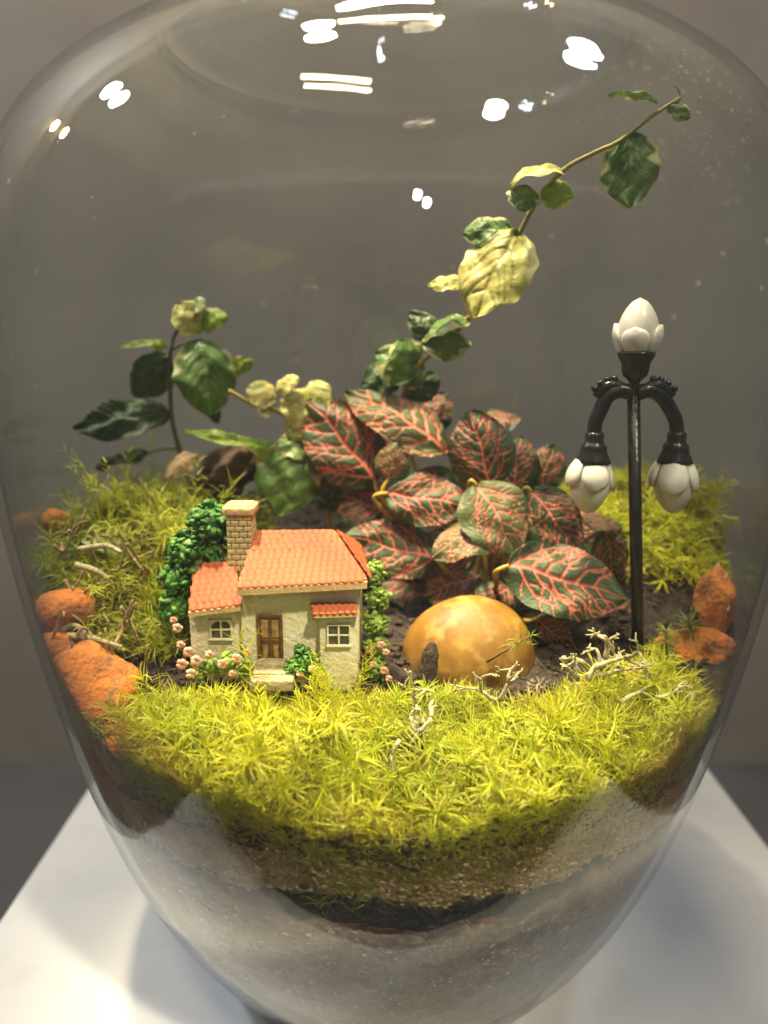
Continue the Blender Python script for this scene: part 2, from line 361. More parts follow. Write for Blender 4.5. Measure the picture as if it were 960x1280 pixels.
for j in range(NR + 1):
    for i in range(NA):
        a = 2 * math.pi * i / NA; z = 8.5
        for _ in range(4):
            r = (rin(z) - 0.03) * j / NR; z = ground(r * math.cos(a), r * math.sin(a))
        x, y = r * math.cos(a), r * math.sin(a)
        z += 0.16 * noise.noise(Vector((x, y, 3)) * 1.5) + 0.10 * noise.noise(Vector((x, y, 7)) * 4)
        mb.v.append((x, y, z))
for j in range(NR):
    for i in range(NA):
        mb.f.append((j * NA + i, j * NA + (i + 1) % NA, (j + 1) * NA + (i + 1) % NA, (j + 1) * NA + i))
def nzt(a, fr, sd): return noise.noise(Vector((math.cos(a) * fr, math.sin(a) * fr, sd)))
def front(a, wd): return math.exp(-((abs((a + math.pi / 2 + math.pi) % (2 * math.pi) - math.pi)) / wd) ** 4)
def b_sand(a): return 7.52 + 0.26 * nzt(a, 3, 1) + 0.14 * nzt(a, 12, 2) + 0.12 * nzt(a, 40, 2)
def b_char(a): return 6.50 + 0.26 * nzt(a, 4, 5) + 0.20 * nzt(a, 14, 6) + 0.16 * nzt(a, 45, 6) + 0.08 * nzt(a, 110, 6)
def b_clay(a): return b_char(a) - 0.10 - 0.62 * front(a, 0.42) * (0.85 + 0.3 * nzt(a, 9, 8)) - 0.09 * (1 + nzt(a, 20, 8)) * abs(nzt(a, 70, 3)) - 0.10 * abs(nzt(a, 28, 13))
def b_grav(a): return b_clay(a) - max(0.03, 0.12 + 0.20 * nzt(a, 8, 9) + 0.10 * nzt(a, 60, 9))
base = len(mb.v)                                    # soil wall against the glass
for k in range(1, 5):
    for i in range(NA):
        a = 2 * math.pi * i / NA; zt = mb.v[NR * NA + i][2]; z = zt + (b_sand(a) - zt) * k / 4
        r = rin(z) - 0.03; mb.v.append((r * math.cos(a), r * math.sin(a), z))
for k in range(4):
    p = NR * NA if k == 0 else base + (k - 1) * NA; q = base + k * NA
    for i in range(NA): mb.f.append((p + i, p + (i + 1) % NA, q + (i + 1) % NA, q + i))
solo('soil', mb, M['soil'], (0, 0, 7.6), None, None, kind='structure')
def layer(name, top, bot, m, rows=10, N=512):
    mb = MB(); prof = []
    for i in range(N):
        a = 2 * math.pi * i / N; zt, zb = top(a), bot(a)
        for k in range(rows + 1):
            z = zt + (zb - zt) * k / rows; r = rin(z) - 0.03 - 0.02 * abs(noise.noise(Vector((math.cos(a) * 30, math.sin(a) * 30, z * 6))))
            mb.v.append((r * math.cos(a), r * math.sin(a), z))
        r1 = max(rin(zb) - 1.2, 0.3); r2 = max(rin(zt) - 1.2, .3)
        mb.v.append((r1 * math.cos(a), r1 * math.sin(a), zb + .002)); mb.v.append((r2 * math.cos(a), r2 * math.sin(a), zt - .002))
    n = rows + 3
    for i in range(N):
        i2 = (i + 1) % N
        for k in range(n): k2 = (k + 1) % n; mb.f.append((i * n + k, i * n + k2, i2 * n + k2, i2 * n + k))
    o = solo(name, mb, m, (0, 0, 5), None, None, kind='structure'); return o
e = 0.004
layer('sand_layer', lambda a: b_sand(a) - e, b_char, M['sand'])
layer('charcoal_layer', lambda a: b_char(a) - e, b_clay, M['charcoal'], 5)
layer('clay_layer', lambda a: b_clay(a) - e, b_grav, M['clay'], 3)
layer('gravel_layer', lambda a: b_grav(a) - e, lambda a: 0.70, M['gravel'], 24)


M['grain'] = mat('sand grain', (0.60, 0.45, 0.22), (0.30, 0.20, 0.09), sc=9, rough=0.8, c3=(0.10, 0.07, 0.04), sc3=8)
M['grit'] = mat('gravel grain', (0.30, 0.21, 0.12), (0.09, 0.065, 0.04), sc=6, rough=0.7, c3=(0.46, 0.38, 0.27), sc3=7)
def grains(name, m, n, lo, hi, r0, r1, label, seed):
    rnd = random.Random(seed); ico = MB().blob((0, 0, 0), 1, 1, 0); V0 = np.array(ico.v); F0 = ico.f; mb = MB()
    for k in range(n):
        a = -math.pi / 2 + rnd.uniform(-1.75, 1.75); z = rnd.uniform(lo(a), hi(a)); r = rnd.uniform(r0, r1); R = rin(z) - r * .55 - .012
        sc = np.array([rnd.uniform(.6, 1.2), rnd.uniform(.6, 1.2), rnd.uniform(.5, .9)]) * r
        P = V0 * sc * (1 + .25 * np.array([rnd.uniform(-1, 1) for _ in range(len(V0))]))[:, None] + (R * math.cos(a), R * math.sin(a), z)
        h = np.hypot(P[:, 0], P[:, 1]); lim = np.interp(P[:, 2], zi, ri) - .012; f = np.minimum(1, lim / h); P[:, 0] *= f; P[:, 1] *= f
        b = len(mb.v); mb.v += [tuple(p) for p in P]; mb.f += [tuple(b + i for i in q) for q in F0]
    solo(name, mb, m, (0, 0, 4), label, 'grains', kind='stuff', smooth=False)
grains('sand_grains', M['grain'], 1500, b_char, b_sand, .025, .075, 'tan sand grains packed against the glass below the moss', 1)
grains('gravel_grains', M['grit'], 1900, lambda a: 1.0, b_grav, .03, .10, 'brown and pale gravel grains packed in the bottom of the jar', 2)
grains('charcoal_grains', M['charcoal'], 420, b_clay, lambda a: b_char(a) + .12, .04, .12, 'black charcoal crumbs in the dark layer', 3)
grains('soil_crumbs', M['bark'], 700, lambda a: b_sand(a) - .1, lambda a: b_sand(a) + .5, .03, .11, 'dark brown soil crumbs at the roots of the moss', 4)

# ------------------------------------------------------------------ moss
def moss_mesh(name, shoots, m, label, nb=26, bl=0.42, bw=0.036, kind='stuff', cat='moss', loc=(0, 0, 8)):
    """shoots: list of (point, axis, length, age); every shoot is a spiral of narrow curved leaves"""
    n = len(shoots); P = np.array([s[0] for s in shoots]); A = np.array([s[1] for s in shoots], float)
    A /= np.linalg.norm(A, axis=1)[:, None]; Ln = np.array([s[2] for s in shoots]); Ag = np.array([s[3] for s in shoots])
    N = n * nb; idx = np.repeat(np.arange(n), nb); k = np.tile(np.arange(nb), n)
    t = (k + RNG.random(N)) / nb
    ax = A[idx]; ref = np.where(np.abs(ax[:, 2:3]) < 0.9, np.array([[0, 0, 1.]]), np.array([[1., 0, 0]]))
    u = np.cross(ax, ref); u /= np.linalg.norm(u, axis=1)[:, None]; w = np.cross(ax, u)
    ph = k * 2.399 + RNG.random(N) * 0.9 + np.repeat(RNG.random(n) * 6.28, nb)
    rad = u * np.cos(ph)[:, None] + w * np.sin(ph)[:, None]
    org = P[idx] + ax * (t * Ln[idx])[:, None]
    sp = np.radians(100 - 62 * t ** 1.3) + RNG.normal(0, 0.16, N)        # opening angle: flat below, closed at the top
    l = bl * np.repeat(RNG.uniform(.55, 1.3, n), nb) * (0.75 + 0.5 * RNG.random(N)) * (1.05 - 0.3 * t)
    curl = RNG.normal(0.50, 0.75, N)
    swirl = RNG.normal(0, 0.35, N)
    side = np.cross(ax, rad)
    V = np.zeros((N, 7, 3)); age = np.zeros((N, 7)); tip = np.zeros((N, 7))
    pos = org.copy(); ang = sp.copy()
    ws = [1.0, 0.95, 0.6]
    for q in range(4):
        d = ax * np.cos(ang)[:, None] + rad * np.sin(ang)[:, None] + side * (swirl * q / 3)[:, None]
        nv = side
        if q < 3:
            hw = bw * ws[q] * 0.5
            V[:, 2 * q] = pos - nv * hw; V[:, 2 * q + 1] = pos + nv * hw
        else: V[:, 6] = pos
        pos = pos + d * (l / 3)[:, None]; ang = ang + curl * 0.45
    base_age = np.clip(Ag[idx] + (0.55 - t) * 0.9 + RNG.normal(0, .15, N), 0, 1) * (RNG.random(N) < 0.7)
    dead = RNG.random(N) < 0.05
    base_age[dead] = 0.9
    age[:] = base_age[:, None]
    for q in range(7): tip[:, q] = np.clip((q // 2) / 3.0 - 0.25, 0, 1) * np.clip(t, .2, 1) * 0.75
    F = []
    b = (np.arange(N) * 7)[:, None]
    quads = np.concatenate([b + np.array([[0, 1, 3, 2]]), b + np.array([[2, 3, 5, 4]])]); tris = b + np.array([[4, 5, 6]])
    me = bpy.data.meshes.new(name); VV = (V.reshape(-1, 3) - np.array(loc)) * S
    # keep every leaf inside the glass
    xyz = V.reshape(-1, 3); r = np.hypot(xyz[:, 0], xyz[:, 1]); lim = np.interp(xyz[:, 2], zi, ri) - 0.012 - RNG.random(len(r)) * .01
    f = np.minimum(1, lim / np.maximum(r, 1e-6)); xyz[:, 0] *= f; xyz[:, 1] *= f; VV = (xyz - np.array(loc)) * S
    me.vertices.add(len(VV)); me.vertices.foreach_set('co', VV.ravel())
    nl = quads.size + tris.size
    me.loops.add(nl); me.polygons.add(len(quads) + len(tris))
    me.loops.foreach_set('vertex_index', np.concatenate([quads.ravel(), tris.ravel()]).astype(np.int32))
    ls = np.concatenate([np.arange(len(quads)) * 4, len(quads) * 4 + np.arange(len(tris)) * 3]).astype(np.int32)
    me.polygons.foreach_set('loop_start', ls)
    me.update(calc_edges=True)
    for nm, a in (('age', age), ('tip', tip)):
        tt = me.attributes.new(nm, 'FLOAT', 'POINT'); tt.data.foreach_set('value', a.ravel().astype(np.float32))
    me.polygons.foreach_set('use_smooth', [True] * len(me.polygons))
    o = link(name, me, m, None, loc); o['label'] = label; o['category'] = cat
    if kind: o['kind'] = kind
    return o
CL = [(random.uniform(-8.3, 8.3), random.uniform(-8.3, 8.3)) for _ in range(330)]; CLA = np.array(CL); CLH = [random.uniform(.5, 1.6) for _ in CL]; CLG = [max(0, random.gauss(-.05, .42)) for _ in CL]
def scatter(n, test, hl=(0.45, 0.9), lean=0.35, out=0.0, age=0.0, clump=1.1):
    s = []; tries = 0
    while len(s) < n and tries < n * 60:
        tries += 1
        a = random.random() * 2 * math.pi; r = 8.3 * math.sqrt(random.random()); x, y = r * math.cos(a), r * math.sin(a)
        z = ground(x, y)
        if r > rin(z) - 0.06: continue
        w = test(x, y)
        if random.random() > w: continue
        e = 0.05; g = Vector(((ground(x - e, y) - ground(x + e, y)) / (2 * e), (ground(x, y - e) - ground(x, y + e)) / (2 * e), 1)).normalized()
        c = noise.noise(Vector((x * clump, y * clump, 2)))
        g = g + Vector((random.gauss(0, lean), random.gauss(0, lean), 0)) + Vector((x, y, 0)) / max(r, .1) * out
        h = random.uniform(*hl) * (0.45 if (y > -5.7 and y < -3.0 and -4.5 < x < 6.5) else 1.0) * max(.35, 1 + 1.2 * c)
        dd = CLA - (x, y); d2 = (dd ** 2).sum(1); ci = int(d2.argmin()); q = min(1.0, d2[ci] / .42)
        g = g - Vector((dd[ci][0], dd[ci][1], 0)) * 0.95; h *= (1.25 - .85 * q) * CLH[ci]; z += .10 * (1 - q) * CLH[ci]
        s.append(((x, y, z - 0.12), tuple(g), h, CLG[ci] + 0.35 * q * q + age + 0.55 * max(0, -c) + (0.4 if abs(x - .35) < .5 and y < -5.4 else 0)))
    return s
def px_of(x, y, z):
    d = np.array([x, y, z]) - CAM; dep = d[1] * CP - d[2] * SP; return 480 + FPX * d[0] / dep, 640 - FPX * (d[1] * SP + d[2] * CP) / dep
def front_moss(x, y):
    px, py = px_of(x, y, ground(x, y))
    if y > -3.3 or px < 178 or px > 880: return 0
    if -4.65 < y and px < 505 and px > 215: return 0             # the cottage stands here
    if px < 215 and y > -4.75: return 0
    if px < 176 and py < 985: return 0
    if y > -4.5 and 500 < px < 690: return 0                      # pebble
    if px > 690 and y > -4.3: return 0.12
    if 468 < px < 525 and py > 880: return .35
    return 1
sh = scatter(1300, front_moss, (0.35, 0.95), 0.55, 0.14, clump=1.5)
moss_mesh('moss', sh, M['moss'], 'bright yellow-green feathery moss in front of the cottage and the yellow pebble', nb=50, bl=0.58, bw=0.038)
# moss pressed against the glass: lower, browner leaves
sg = []
for i in range(520):
    a = -math.pi / 2 + random.uniform(-0.95, 0.95); r = 0; z = 8.0
    for _ in range(3): r = rin(z) - 0.12; z = ground(r * math.cos(a), r * math.sin(a))
    z -= abs(random.gauss(0.0, 0.38)) * (1 + 1.6 * noise.noise(Vector((a * 5, 0, 0)))) ; r = rin(z) - 0.1
    sg.append(((r * math.cos(a), r * math.sin(a), z), (random.gauss(0, .6), -0.1, random.uniform(-.3, 1)), random.uniform(.2, .5), 0.55))
moss_mesh('withered_moss', sg, M['moss_dark'], 'withered olive moss strands pressed against the glass above the sand', nb=18, bl=0.55, bw=0.036)
def left_moss(x, y): return 1.0 if (x < -3.9 and -3.6 < y < 2.8 and not (x > -4.6 and y < -2.6)) else 0
sh = scatter(620, left_moss, (0.45, 1.05), 0.55, 0.05, 0.12, clump=1.6)
moss_mesh('moss', sh, M['moss_dark'], 'olive moss mound with dry strands beside the orange rocks and cottage annex', nb=36, bl=0.52, bw=0.036)
def right_moss(x, y): return 1.0 if (x > 4.2 and -1.3 < y < 3.6) else 0
sh = scatter(650, right_moss, (0.4, 0.75), 0.4, 0.0, 0.05)
moss_mesh('moss', sh, M['moss'], 'yellow-green moss mound behind the black lamp post', nb=34, bl=0.46, bw=0.038)

# ------------------------------------------------------------------ cottage
HY = -4.2
hp = at(375, 846, HY)
house = thing('cottage', hp, 'miniature cream cottage with orange tiled roof, chimney and brown door', 'cottage')
def FP(px, py, dy=0.0): return at(px, py, HY + dy)
gz = hp[2] - 0.25
xl, xr = FP(302, 800)[0], FP(449, 800)[0]; zt = FP(380, 722)[2]
HB = HY + 1.9
mb = MB().box((xl, HY, gz), (xr, HB, zt), 0.04); wall_ = part('wall', mb, M['stucco'], house)
axl, axr = FP(237, 790, .1)[0], xl + 0.05; azt = FP(260, 757, .1)[2]
mb = MB().box((axl, HY + 0.12, gz), (axr, HY + 1.45, azt), 0.04); part('annex_wall', mb, M['stucco'], house)
bxl, bxr = FP(399, 790, -.16)[0], FP(448, 790, -.16)[0]; bzt = FP(420, 768, -.16)[2]
mb = MB().box((bxl, HY - 0.16, gz), (bxr - .01, HY + 0.3, bzt), 0.03); part('bay_wall', mb, M['stucco'], house)
# gable fill between wall top and roof
def hexa(mb, q0, q1):                       # solid between two quads
    mb.add(list(q0) + list(q1), [(3, 2, 1, 0), (4, 5, 6, 7)] + [(i, (i + 1) % 4, 4 + (i + 1) % 4, 4 + i) for i in range(4)]); return mb
def tile_mesh():
    m = MB(); n = 5; top = []
    for j, (y, bul) in enumerate(((0.0, 0.55), (0.6, 0.9), (1.0, 1.0))):      # y down-slope
        for i in range(n):
            s = -1 + 2 * i / (n - 1); yy = y - (0.22 * s * s if j == 2 else 0)
            m.v.append((s * 0.5, -yy, 0.30 * bul * (1 - 0.75 * s * s) + 0.05))
    b = len(m.v)
    for i in range(n):
        s = -1 + 2 * i / (n - 1); m.v.append((s * 0.47, -(1.0 - 0.22 * s * s), -0.02))
    for j in range(2):
        for i in range(n - 1): m.f.append((j * n + i + 1, j * n + i, (j + 1) * n + i, (j + 1) * n + i + 1))
    for i in range(n - 1): m.f.append((2 * n + i + 1, 2 * n + i, b + i, b + i + 1))
    return m
TILE = mesh_of('tile', tile_mesh()); TILE.materials.append(M['tile'])
def tiled(root, sub, A, B, C, D, rows, tw):
    """A,B ridge left/right; C,D eave left/right. rows of separate tiles lying on that plane"""
    A, B, C, D = (Vector(p) for p in (A, B, C, D))
    nrm = (B - A).cross(C - A).normalized()
    if nrm.z < 0: nrm = -nrm
    rh = (C - A).length / rows; off = Vector(ROOT[root])
    for r in range(rows - 1, -1, -1):
        t = (r + 0.02) / rows; l = A.lerp(C, t + 0.5 / rows); q = B.lerp(D, t + 0.5 / rows); wd = (q - l).length
        n = max(2, round(wd / tw)); ex = (q - l).normalized(); ey = nrm.cross(ex)
        for i in range(n):
            s = (i + 0.5 + (0.25 if r % 2 else -0.25) * 0.6) / n
            c = A.lerp(C, t).lerp(B.lerp(D, t), s) + nrm * (0.012 + 0.012 * random.random())
            o = link('tile', TILE, None, sub)
            M3 = Matrix((ex, ey, nrm)).transposed()
            M3 = M3 @ Matrix.Rotation(random.gauss(0, 0.03), 3, 'Z') @ Matrix.Rotation(0.20, 3, 'X')
            sx = wd / n * random.uniform(0.97, 1.06)
            o.matrix_local = Matrix.Translation((c - off) * S) @ M3.to_4x4() @ Matrix.Diagonal((sx, rh * 1.22, 0.14, 1))
def roof(name, A, B, C, D, back, th, rows, tw, m_edge, hip=False):
    A, B, C, D = (np.array(p, float) for p in (A, B, C, D)); mb = MB()
    dn = np.array([0, 0, -th])
    hexa(mb, [A, B, D, C], [A + dn, B + dn, D + dn, C + dn])
    E_ = C * 1.0; F_ = D * 1.0
    E_[1] = back; F_[1] = back; F_[0] -= .30; E_[2] = C[2] + .1; F_[2] = D[2] + .1
    A2 = A + np.array([0, 0.01, -.01]); B2 = B + np.array([0, 0.01, -.01])
    hexa(mb, [E_, F_, B2, A2], [E_ + dn, F_ + dn, B2 + dn, A2 + dn])
    # gable ends
    mb.add([A + dn, C + dn, E_ + dn, A, C, E_], [(0, 1, 2), (3, 5, 4)]); mb.add([B + dn, D + dn, F_ + dn, B, D, F_], [(0, 2, 1), (3, 4, 5)])
    r = part(name, mb, M['tile'], house, smooth=False)
    fw = np.array([0, -.03, 0]); up = np.array([0, 0, .03])
    fw = fw * 2.2
    ev = MB(); hexa(ev, [C + fw - up * 1.3, D + fw - up * 1.3, D - up, C - up], [C + fw + dn * 1.15, D + fw + dn * 1.15, D + dn * 1.15, C + dn * 1.15]); part('eave', ev, m_edge, house, smooth=False, sub=r)
    gb = MB(); gb.add([A + dn * 2, C + dn, E_ + dn, B + dn * 2, D + dn, F_ + dn], [(0, 1, 2), (3, 5, 4), (0, 3, 4, 1), (0, 2, 5, 3)]); part('gable', gb, M['stucco'], house, smooth=False, sub=r)
    if hip: tiled(house, r, B + [.03, -.02, .0], B + [.03, .02, 0], D + [.03, 0, .0], F_ + [.03, 0, 0], rows, tw)
    tiled(house, r, A, B, C + (C - A) * 0.03, D + (D - B) * 0.03, rows, tw)
    return r
A = FP(319, 664, 0.95); B = FP(418, 663, 0.95); C = FP(297, 733, -0.28); D = FP(459, 724, -0.24)
main_roof = roof('roof', A, B, C, D, HB + 0.25, 0.15, 11, 0.145, M['eave'], True)
A1 = FP(244, 704, 0.75); B1 = FP(294, 702, 0.75); C1 = FP(236, 762, -0.10); D1 = FP(301, 754, -0.10)
roof('annex_roof', A1, B1, C1, D1, HY + 1.6, 0.12, 8, 0.15, M['eave'])
A2 = FP(389, 755, -0.02); B2 = FP(445, 754, -0.02); C2 = FP(393, 768, -0.34); D2 = FP(450, 766, -0.34)
mb = MB(); dn = np.array([0, 0, -.08])
hexa(mb, [A2, B2, D2, C2], [A2 + dn, B2 + dn, D2 + dn, C2 + dn]); aw = part('awning', mb, M['eave'], house, smooth=False)
tiled(house, aw, A2, B2, C2, D2, 3, 0.13)
# chimney of separate bricks
cxl, cxr = FP(286, 690, .75)[0], FP(317, 690, .75)[0]; cy0 = HY + 0.62; cy1 = HY + 1.15
cz0 = FP(300, 712, .75)[2]; cz1 = FP(300, 642, .75)[2]
mb = MB().box((cxl + .02, cy0 + .02, cz0 - .4), (cxr - .02, cy1 - .02, cz1)); chim = part('chimney', mb, M['joint'], house, smooth=False)
rows = 10; bh = (cz1 - cz0) / rows
BR = {}
def brick(w, d, h, c):
    k = (round(w, 3), round(d, 3))
    if k not in BR: BR[k] = mesh_of('brick', MB().box((-w / 2, -d / 2, -h / 2), (w / 2, d / 2, h / 2), 0.012)); BR[k].materials.append(M['brick'])
    o = link('brick', BR[k], None, chim, np.array(c) - ROOT[house]); o.rotation_euler = (random.gauss(0, .03), random.gauss(0, .03), random.gauss(0, .03))
for r in range(rows):
    z = cz0 + bh * (r + .5); wd = cxr - cxl
    spans = [(0, .34), (.34, .67), (.67, 1)] if r % 2 else [(0, .17), (.17, .5), (.5, .83), (.83, 1)]
    for a_, b_ in spans:
        brick(wd * (b_ - a_) - .015, .06, bh - .015, (cxl + wd * (a_ + b_) / 2, cy0 + .012 + random.uniform(-.005, .005), z))
    for sx in (cxl + .012, cxr - .012):
        for cc in ((.30, .74) if r % 2 else (.5,)):
            brick(.05, (cy1 - cy0) * (.42 if r % 2 else .8) - .03, bh - .015, (sx, cy0 + .03 + (cy1 - cy0 - .03) * cc, z))
mb = MB().box((cxl - .07, cy0 - .07, cz1 - .01), (cxr + .07, cy1 + .07, cz1 + .17), 0.045).box((cxl, cy0, cz1 + .15), (cxr, cy1, cz1 + .2), .02)
link('chimney_cap', mesh_of('chimney_cap', mb, ROOT[house]), M['eave'], chim)
# door
dl, dr = FP(322, 800)[0], FP(354, 800)[0]; dz0, dz1 = FP(338, 829)[2], FP(338, 768)[2]
mb = MB(); f = 0.06
mb.box((dl, HY - .05, dz0), (dl + f, HY + .05, dz1), .012).box((dr - f, HY - .05, dz0), (dr, HY + .05, dz1), .012).box((dl + f, HY - .049, dz1 - f), (dr - f, HY + .05, dz1), .012)
mb.box((dl + f, HY - .012, dz0), (dr - f, HY + .05, dz1 - f), .005)
door = part('door', mb, M['door'], house)
mid = (dl + dr) / 2; dh = dz1 - f - dz0
mb = MB().box((mid - .02, HY - .035, dz0 + .02), (mid + .02, HY, dz1 - f - .01), .008).box((dl + f, HY - .03, dz0 + dh * .47), (dr - f, HY, dz0 + dh * .54), .008)
part('door_rail', mb, M['door'], house, sub=door)
for sx in (-1, 1):
    x0 = mid + sx * .035; x1 = mid + sx * ((dr - dl) / 2 - f - .02); xa, xb = min(x0, x1), max(x0, x1)
    part('door_pane', MB().box((xa, HY - .024, dz0 + dh * .57), (xb, HY - .005, dz1 - f - .05), .01), M['doorpanel'], house, sub=door)
    part('door_panel', MB().box((xa, HY - .026, dz0 + dh * .10), (xb, HY - .005, dz0 + dh * .44), .012), M['door'], house, sub=door)
    part('door_panel', MB().box((xa + .03, HY - .032, dz0 + dh * .14), (xb - .03, HY - .02, dz0 + dh * .40), .006), M['doorpanel'], house, sub=door)
# windows
def window(px0, px1, py0, py1, dy, arch=False):
    a = FP(px0, py1, dy); b = FP(px1, py0, dy); Y = HY + dy; fr = .035
    mb = MB()
    mb.box((a[0] - fr, Y - .05, a[2] - fr), (a[0], Y + .03, b[2] + fr), .01).box((b[0], Y - .05, a[2] - fr), (b[0] + fr, Y + .03, b[2] + fr), .01)
    mb.box((a[0] - .001, Y - .049, b[2]), (b[0] + .001, Y + .03, b[2] + fr), .01).box((a[0] - fr - .02, Y - .075, a[2] - fr - .01), (b[0] + fr + .02, Y + .03, a[2]), .012)
    w = part('window', mb, M['stucco'], house)
    mx, mz = (a[0] + b[0]) / 2, (a[2] + b[2]) / 2; g = .018
    mb = MB().box((mx - g, Y - .035, a[2]), (mx + g, Y, b[2]), .006).box((a[0], Y - .033, mz - g), (b[0], Y, mz + g), .006)
    part('window_bar', mb, M['stucco'], house, sub=w)
    for x0, x1 in ((a[0], mx - g), (mx + g, b[0])):
        for z0, z1 in ((a[2], mz - g), (mz + g, b[2])):
            m2 = MB()
            if arch and z1 > mz + .05:
                inner = x1 if x0 < mx - g else x0; outer = x0 if inner == x1 else x1
                pts = [(inner, z0), (outer, z0)] + [(inner + (outer - inner) * math.cos(t), z0 + (z1 - z0) * math.sin(t)) for t in np.linspace(0.15, math.pi / 2, 6)]
                m2.add([(x, Y - .012, z) for x, z in pts] + [(x, Y + .01, z) for x, z in pts], [tuple(range(len(pts))), tuple(range(2 * len(pts) - 1, len(pts) - 1, -1))] + [(i, (i + 1) % len(pts), len(pts) + (i + 1) % len(pts), len(pts) + i) for i in range(len(pts))])
            else: m2.box((x0, Y - .012, z0), (x1, Y + .01, z1))
            part('pane', m2, M['pane'], house, smooth=False, sub=w)
window(411, 436, 782, 805, -0.16)
window(265, 288, 776, 797, 0.12, True)
# steps
for i, (p0, p1, py0, py1, dy0) in enumerate(((319, 355, 826, 838, -.28), (314, 362, 838, 848, -.52), (312, 366, 848, 862, -.78))):
    a = FP(p0, py1, dy0); b = FP(p1, py0, dy0)
    part('step', MB().box((a[0], HY + dy0, a[2] - .05), (b[0], HY + .02, FP(340, py0 + 3, dy0)[2]), .035), M['step'], house)
# moulded bushes and flowers
def bush(name, m, pts, n, r, root=house, sd=0):
    rnd = random.Random(sd); mb = MB(); core = MB()
    for k in range(n):
        c, rr = rnd.choice(pts)
        d = Vector((rnd.gauss(0, 1), rnd.gauss(0, 1), rnd.gauss(0, 1))).normalized() * rr * rnd.uniform(.75, 1.08)
        R3 = Matrix.Rotation(rnd.random() * 6, 3, 'Z') @ Matrix.Rotation(rnd.random() * 6, 3, 'X')
        mb.blob(Vector(c) + d, r * rnd.uniform(.55, 1.45), 1, .42, 2.1, (1, .8, .38), k, R3)
    for c, rr in pts: mb.blob(c, rr * .86, 2, .12, 1.5, (1, 1, 1), 1)
    return part(name, mb, m, root)
def bp(px, py, dy, rpx): p = FP(px, py, dy); return (Vector(p), rpx / ppc(p))
bush('bush', M['bush'], [bp(262, 655, 1.1, 26), bp(240, 690, 1.0, 27), bp(225, 725, .9, 22), bp(262, 690, 1.1, 22), bp(216, 760, .7, 16)], 560, .105, sd=1)
bush('ivy', M['bush2'], [bp(468, 715, .5, 13), bp(472, 745, .45, 15), bp(468, 778, .35, 15), bp(472, 808, .3, 14), bp(470, 835, .2, 14)], 300, .08, sd=2)
bush('shrub', M['bush2'], [bp(265, 832, -.25, 11), bp(285, 828, -.3, 12), bp(305, 834, -.3, 10), bp(245, 838, -.2, 9)], 170, .07, sd=3)
bush('shrub', M['bush'], [bp(368, 834, -.35, 11), bp(382, 828, -.35, 14), bp(376, 812, -.3, 6), bp(394, 838, -.35, 9)], 150, .07, sd=4)
for i, (px, py, dy, r) in enumerate([(222, 785, .1, 7), (236, 815, -.1, 8), (228, 830, -.25, 8), (246, 826, -.3, 8), (262, 818, -.4, 6), (278, 830, -.5, 7), (296, 823, -.5, 7), (308, 815, -.4, 5),
                                     (240, 842, -.35, 8), (290, 842, -.5, 5), (375, 842, -.55, 5), (390, 836, -.55, 5), (400, 846, -.5, 5), (462, 812, .05, 6), (476, 806, 0, 6), (482, 815, .1, 5),
                                     (466, 830, -.05, 5), (480, 838, -.05, 6), (486, 848, -.1, 5), (226, 806, .0, 6), (217, 775, .3, 5)]):
    r *= .78; p = FP(px, py, dy); mb = MB()
    for q in range(5):
        a = q * 1.257; mb.blob((p[0] + math.cos(a) * r * .009, p[1] - .02 * (q % 2), p[2] + math.sin(a) * r * .009), r * .0115, 2, .30, 2.2, (1, .6, .9), i + q)
    part('flower', mb, M['flower'], house)

# ------------------------------------------------------------------ lamp post
LY = -2.8
lp = at(798, 832, LY)
lampost = thing('lamp_post', lp, 'black three-armed toy lamp post with white tulip shades', 'lamp post')
def LP(px, py): return Vector(at(px, py, LY))
pc = ppc(LP(795, 600))
mb = MB().tube([LP(798, 860), LP(792, 494)], .135, 14)
mb.lathe([(.13, -.4), (.30, -.38), (.32, -.28), (.22, -.2), (.15, 0), (.135, .3)], LP(798, 826), 20)
part('pole', mb, M['black'], lampost)
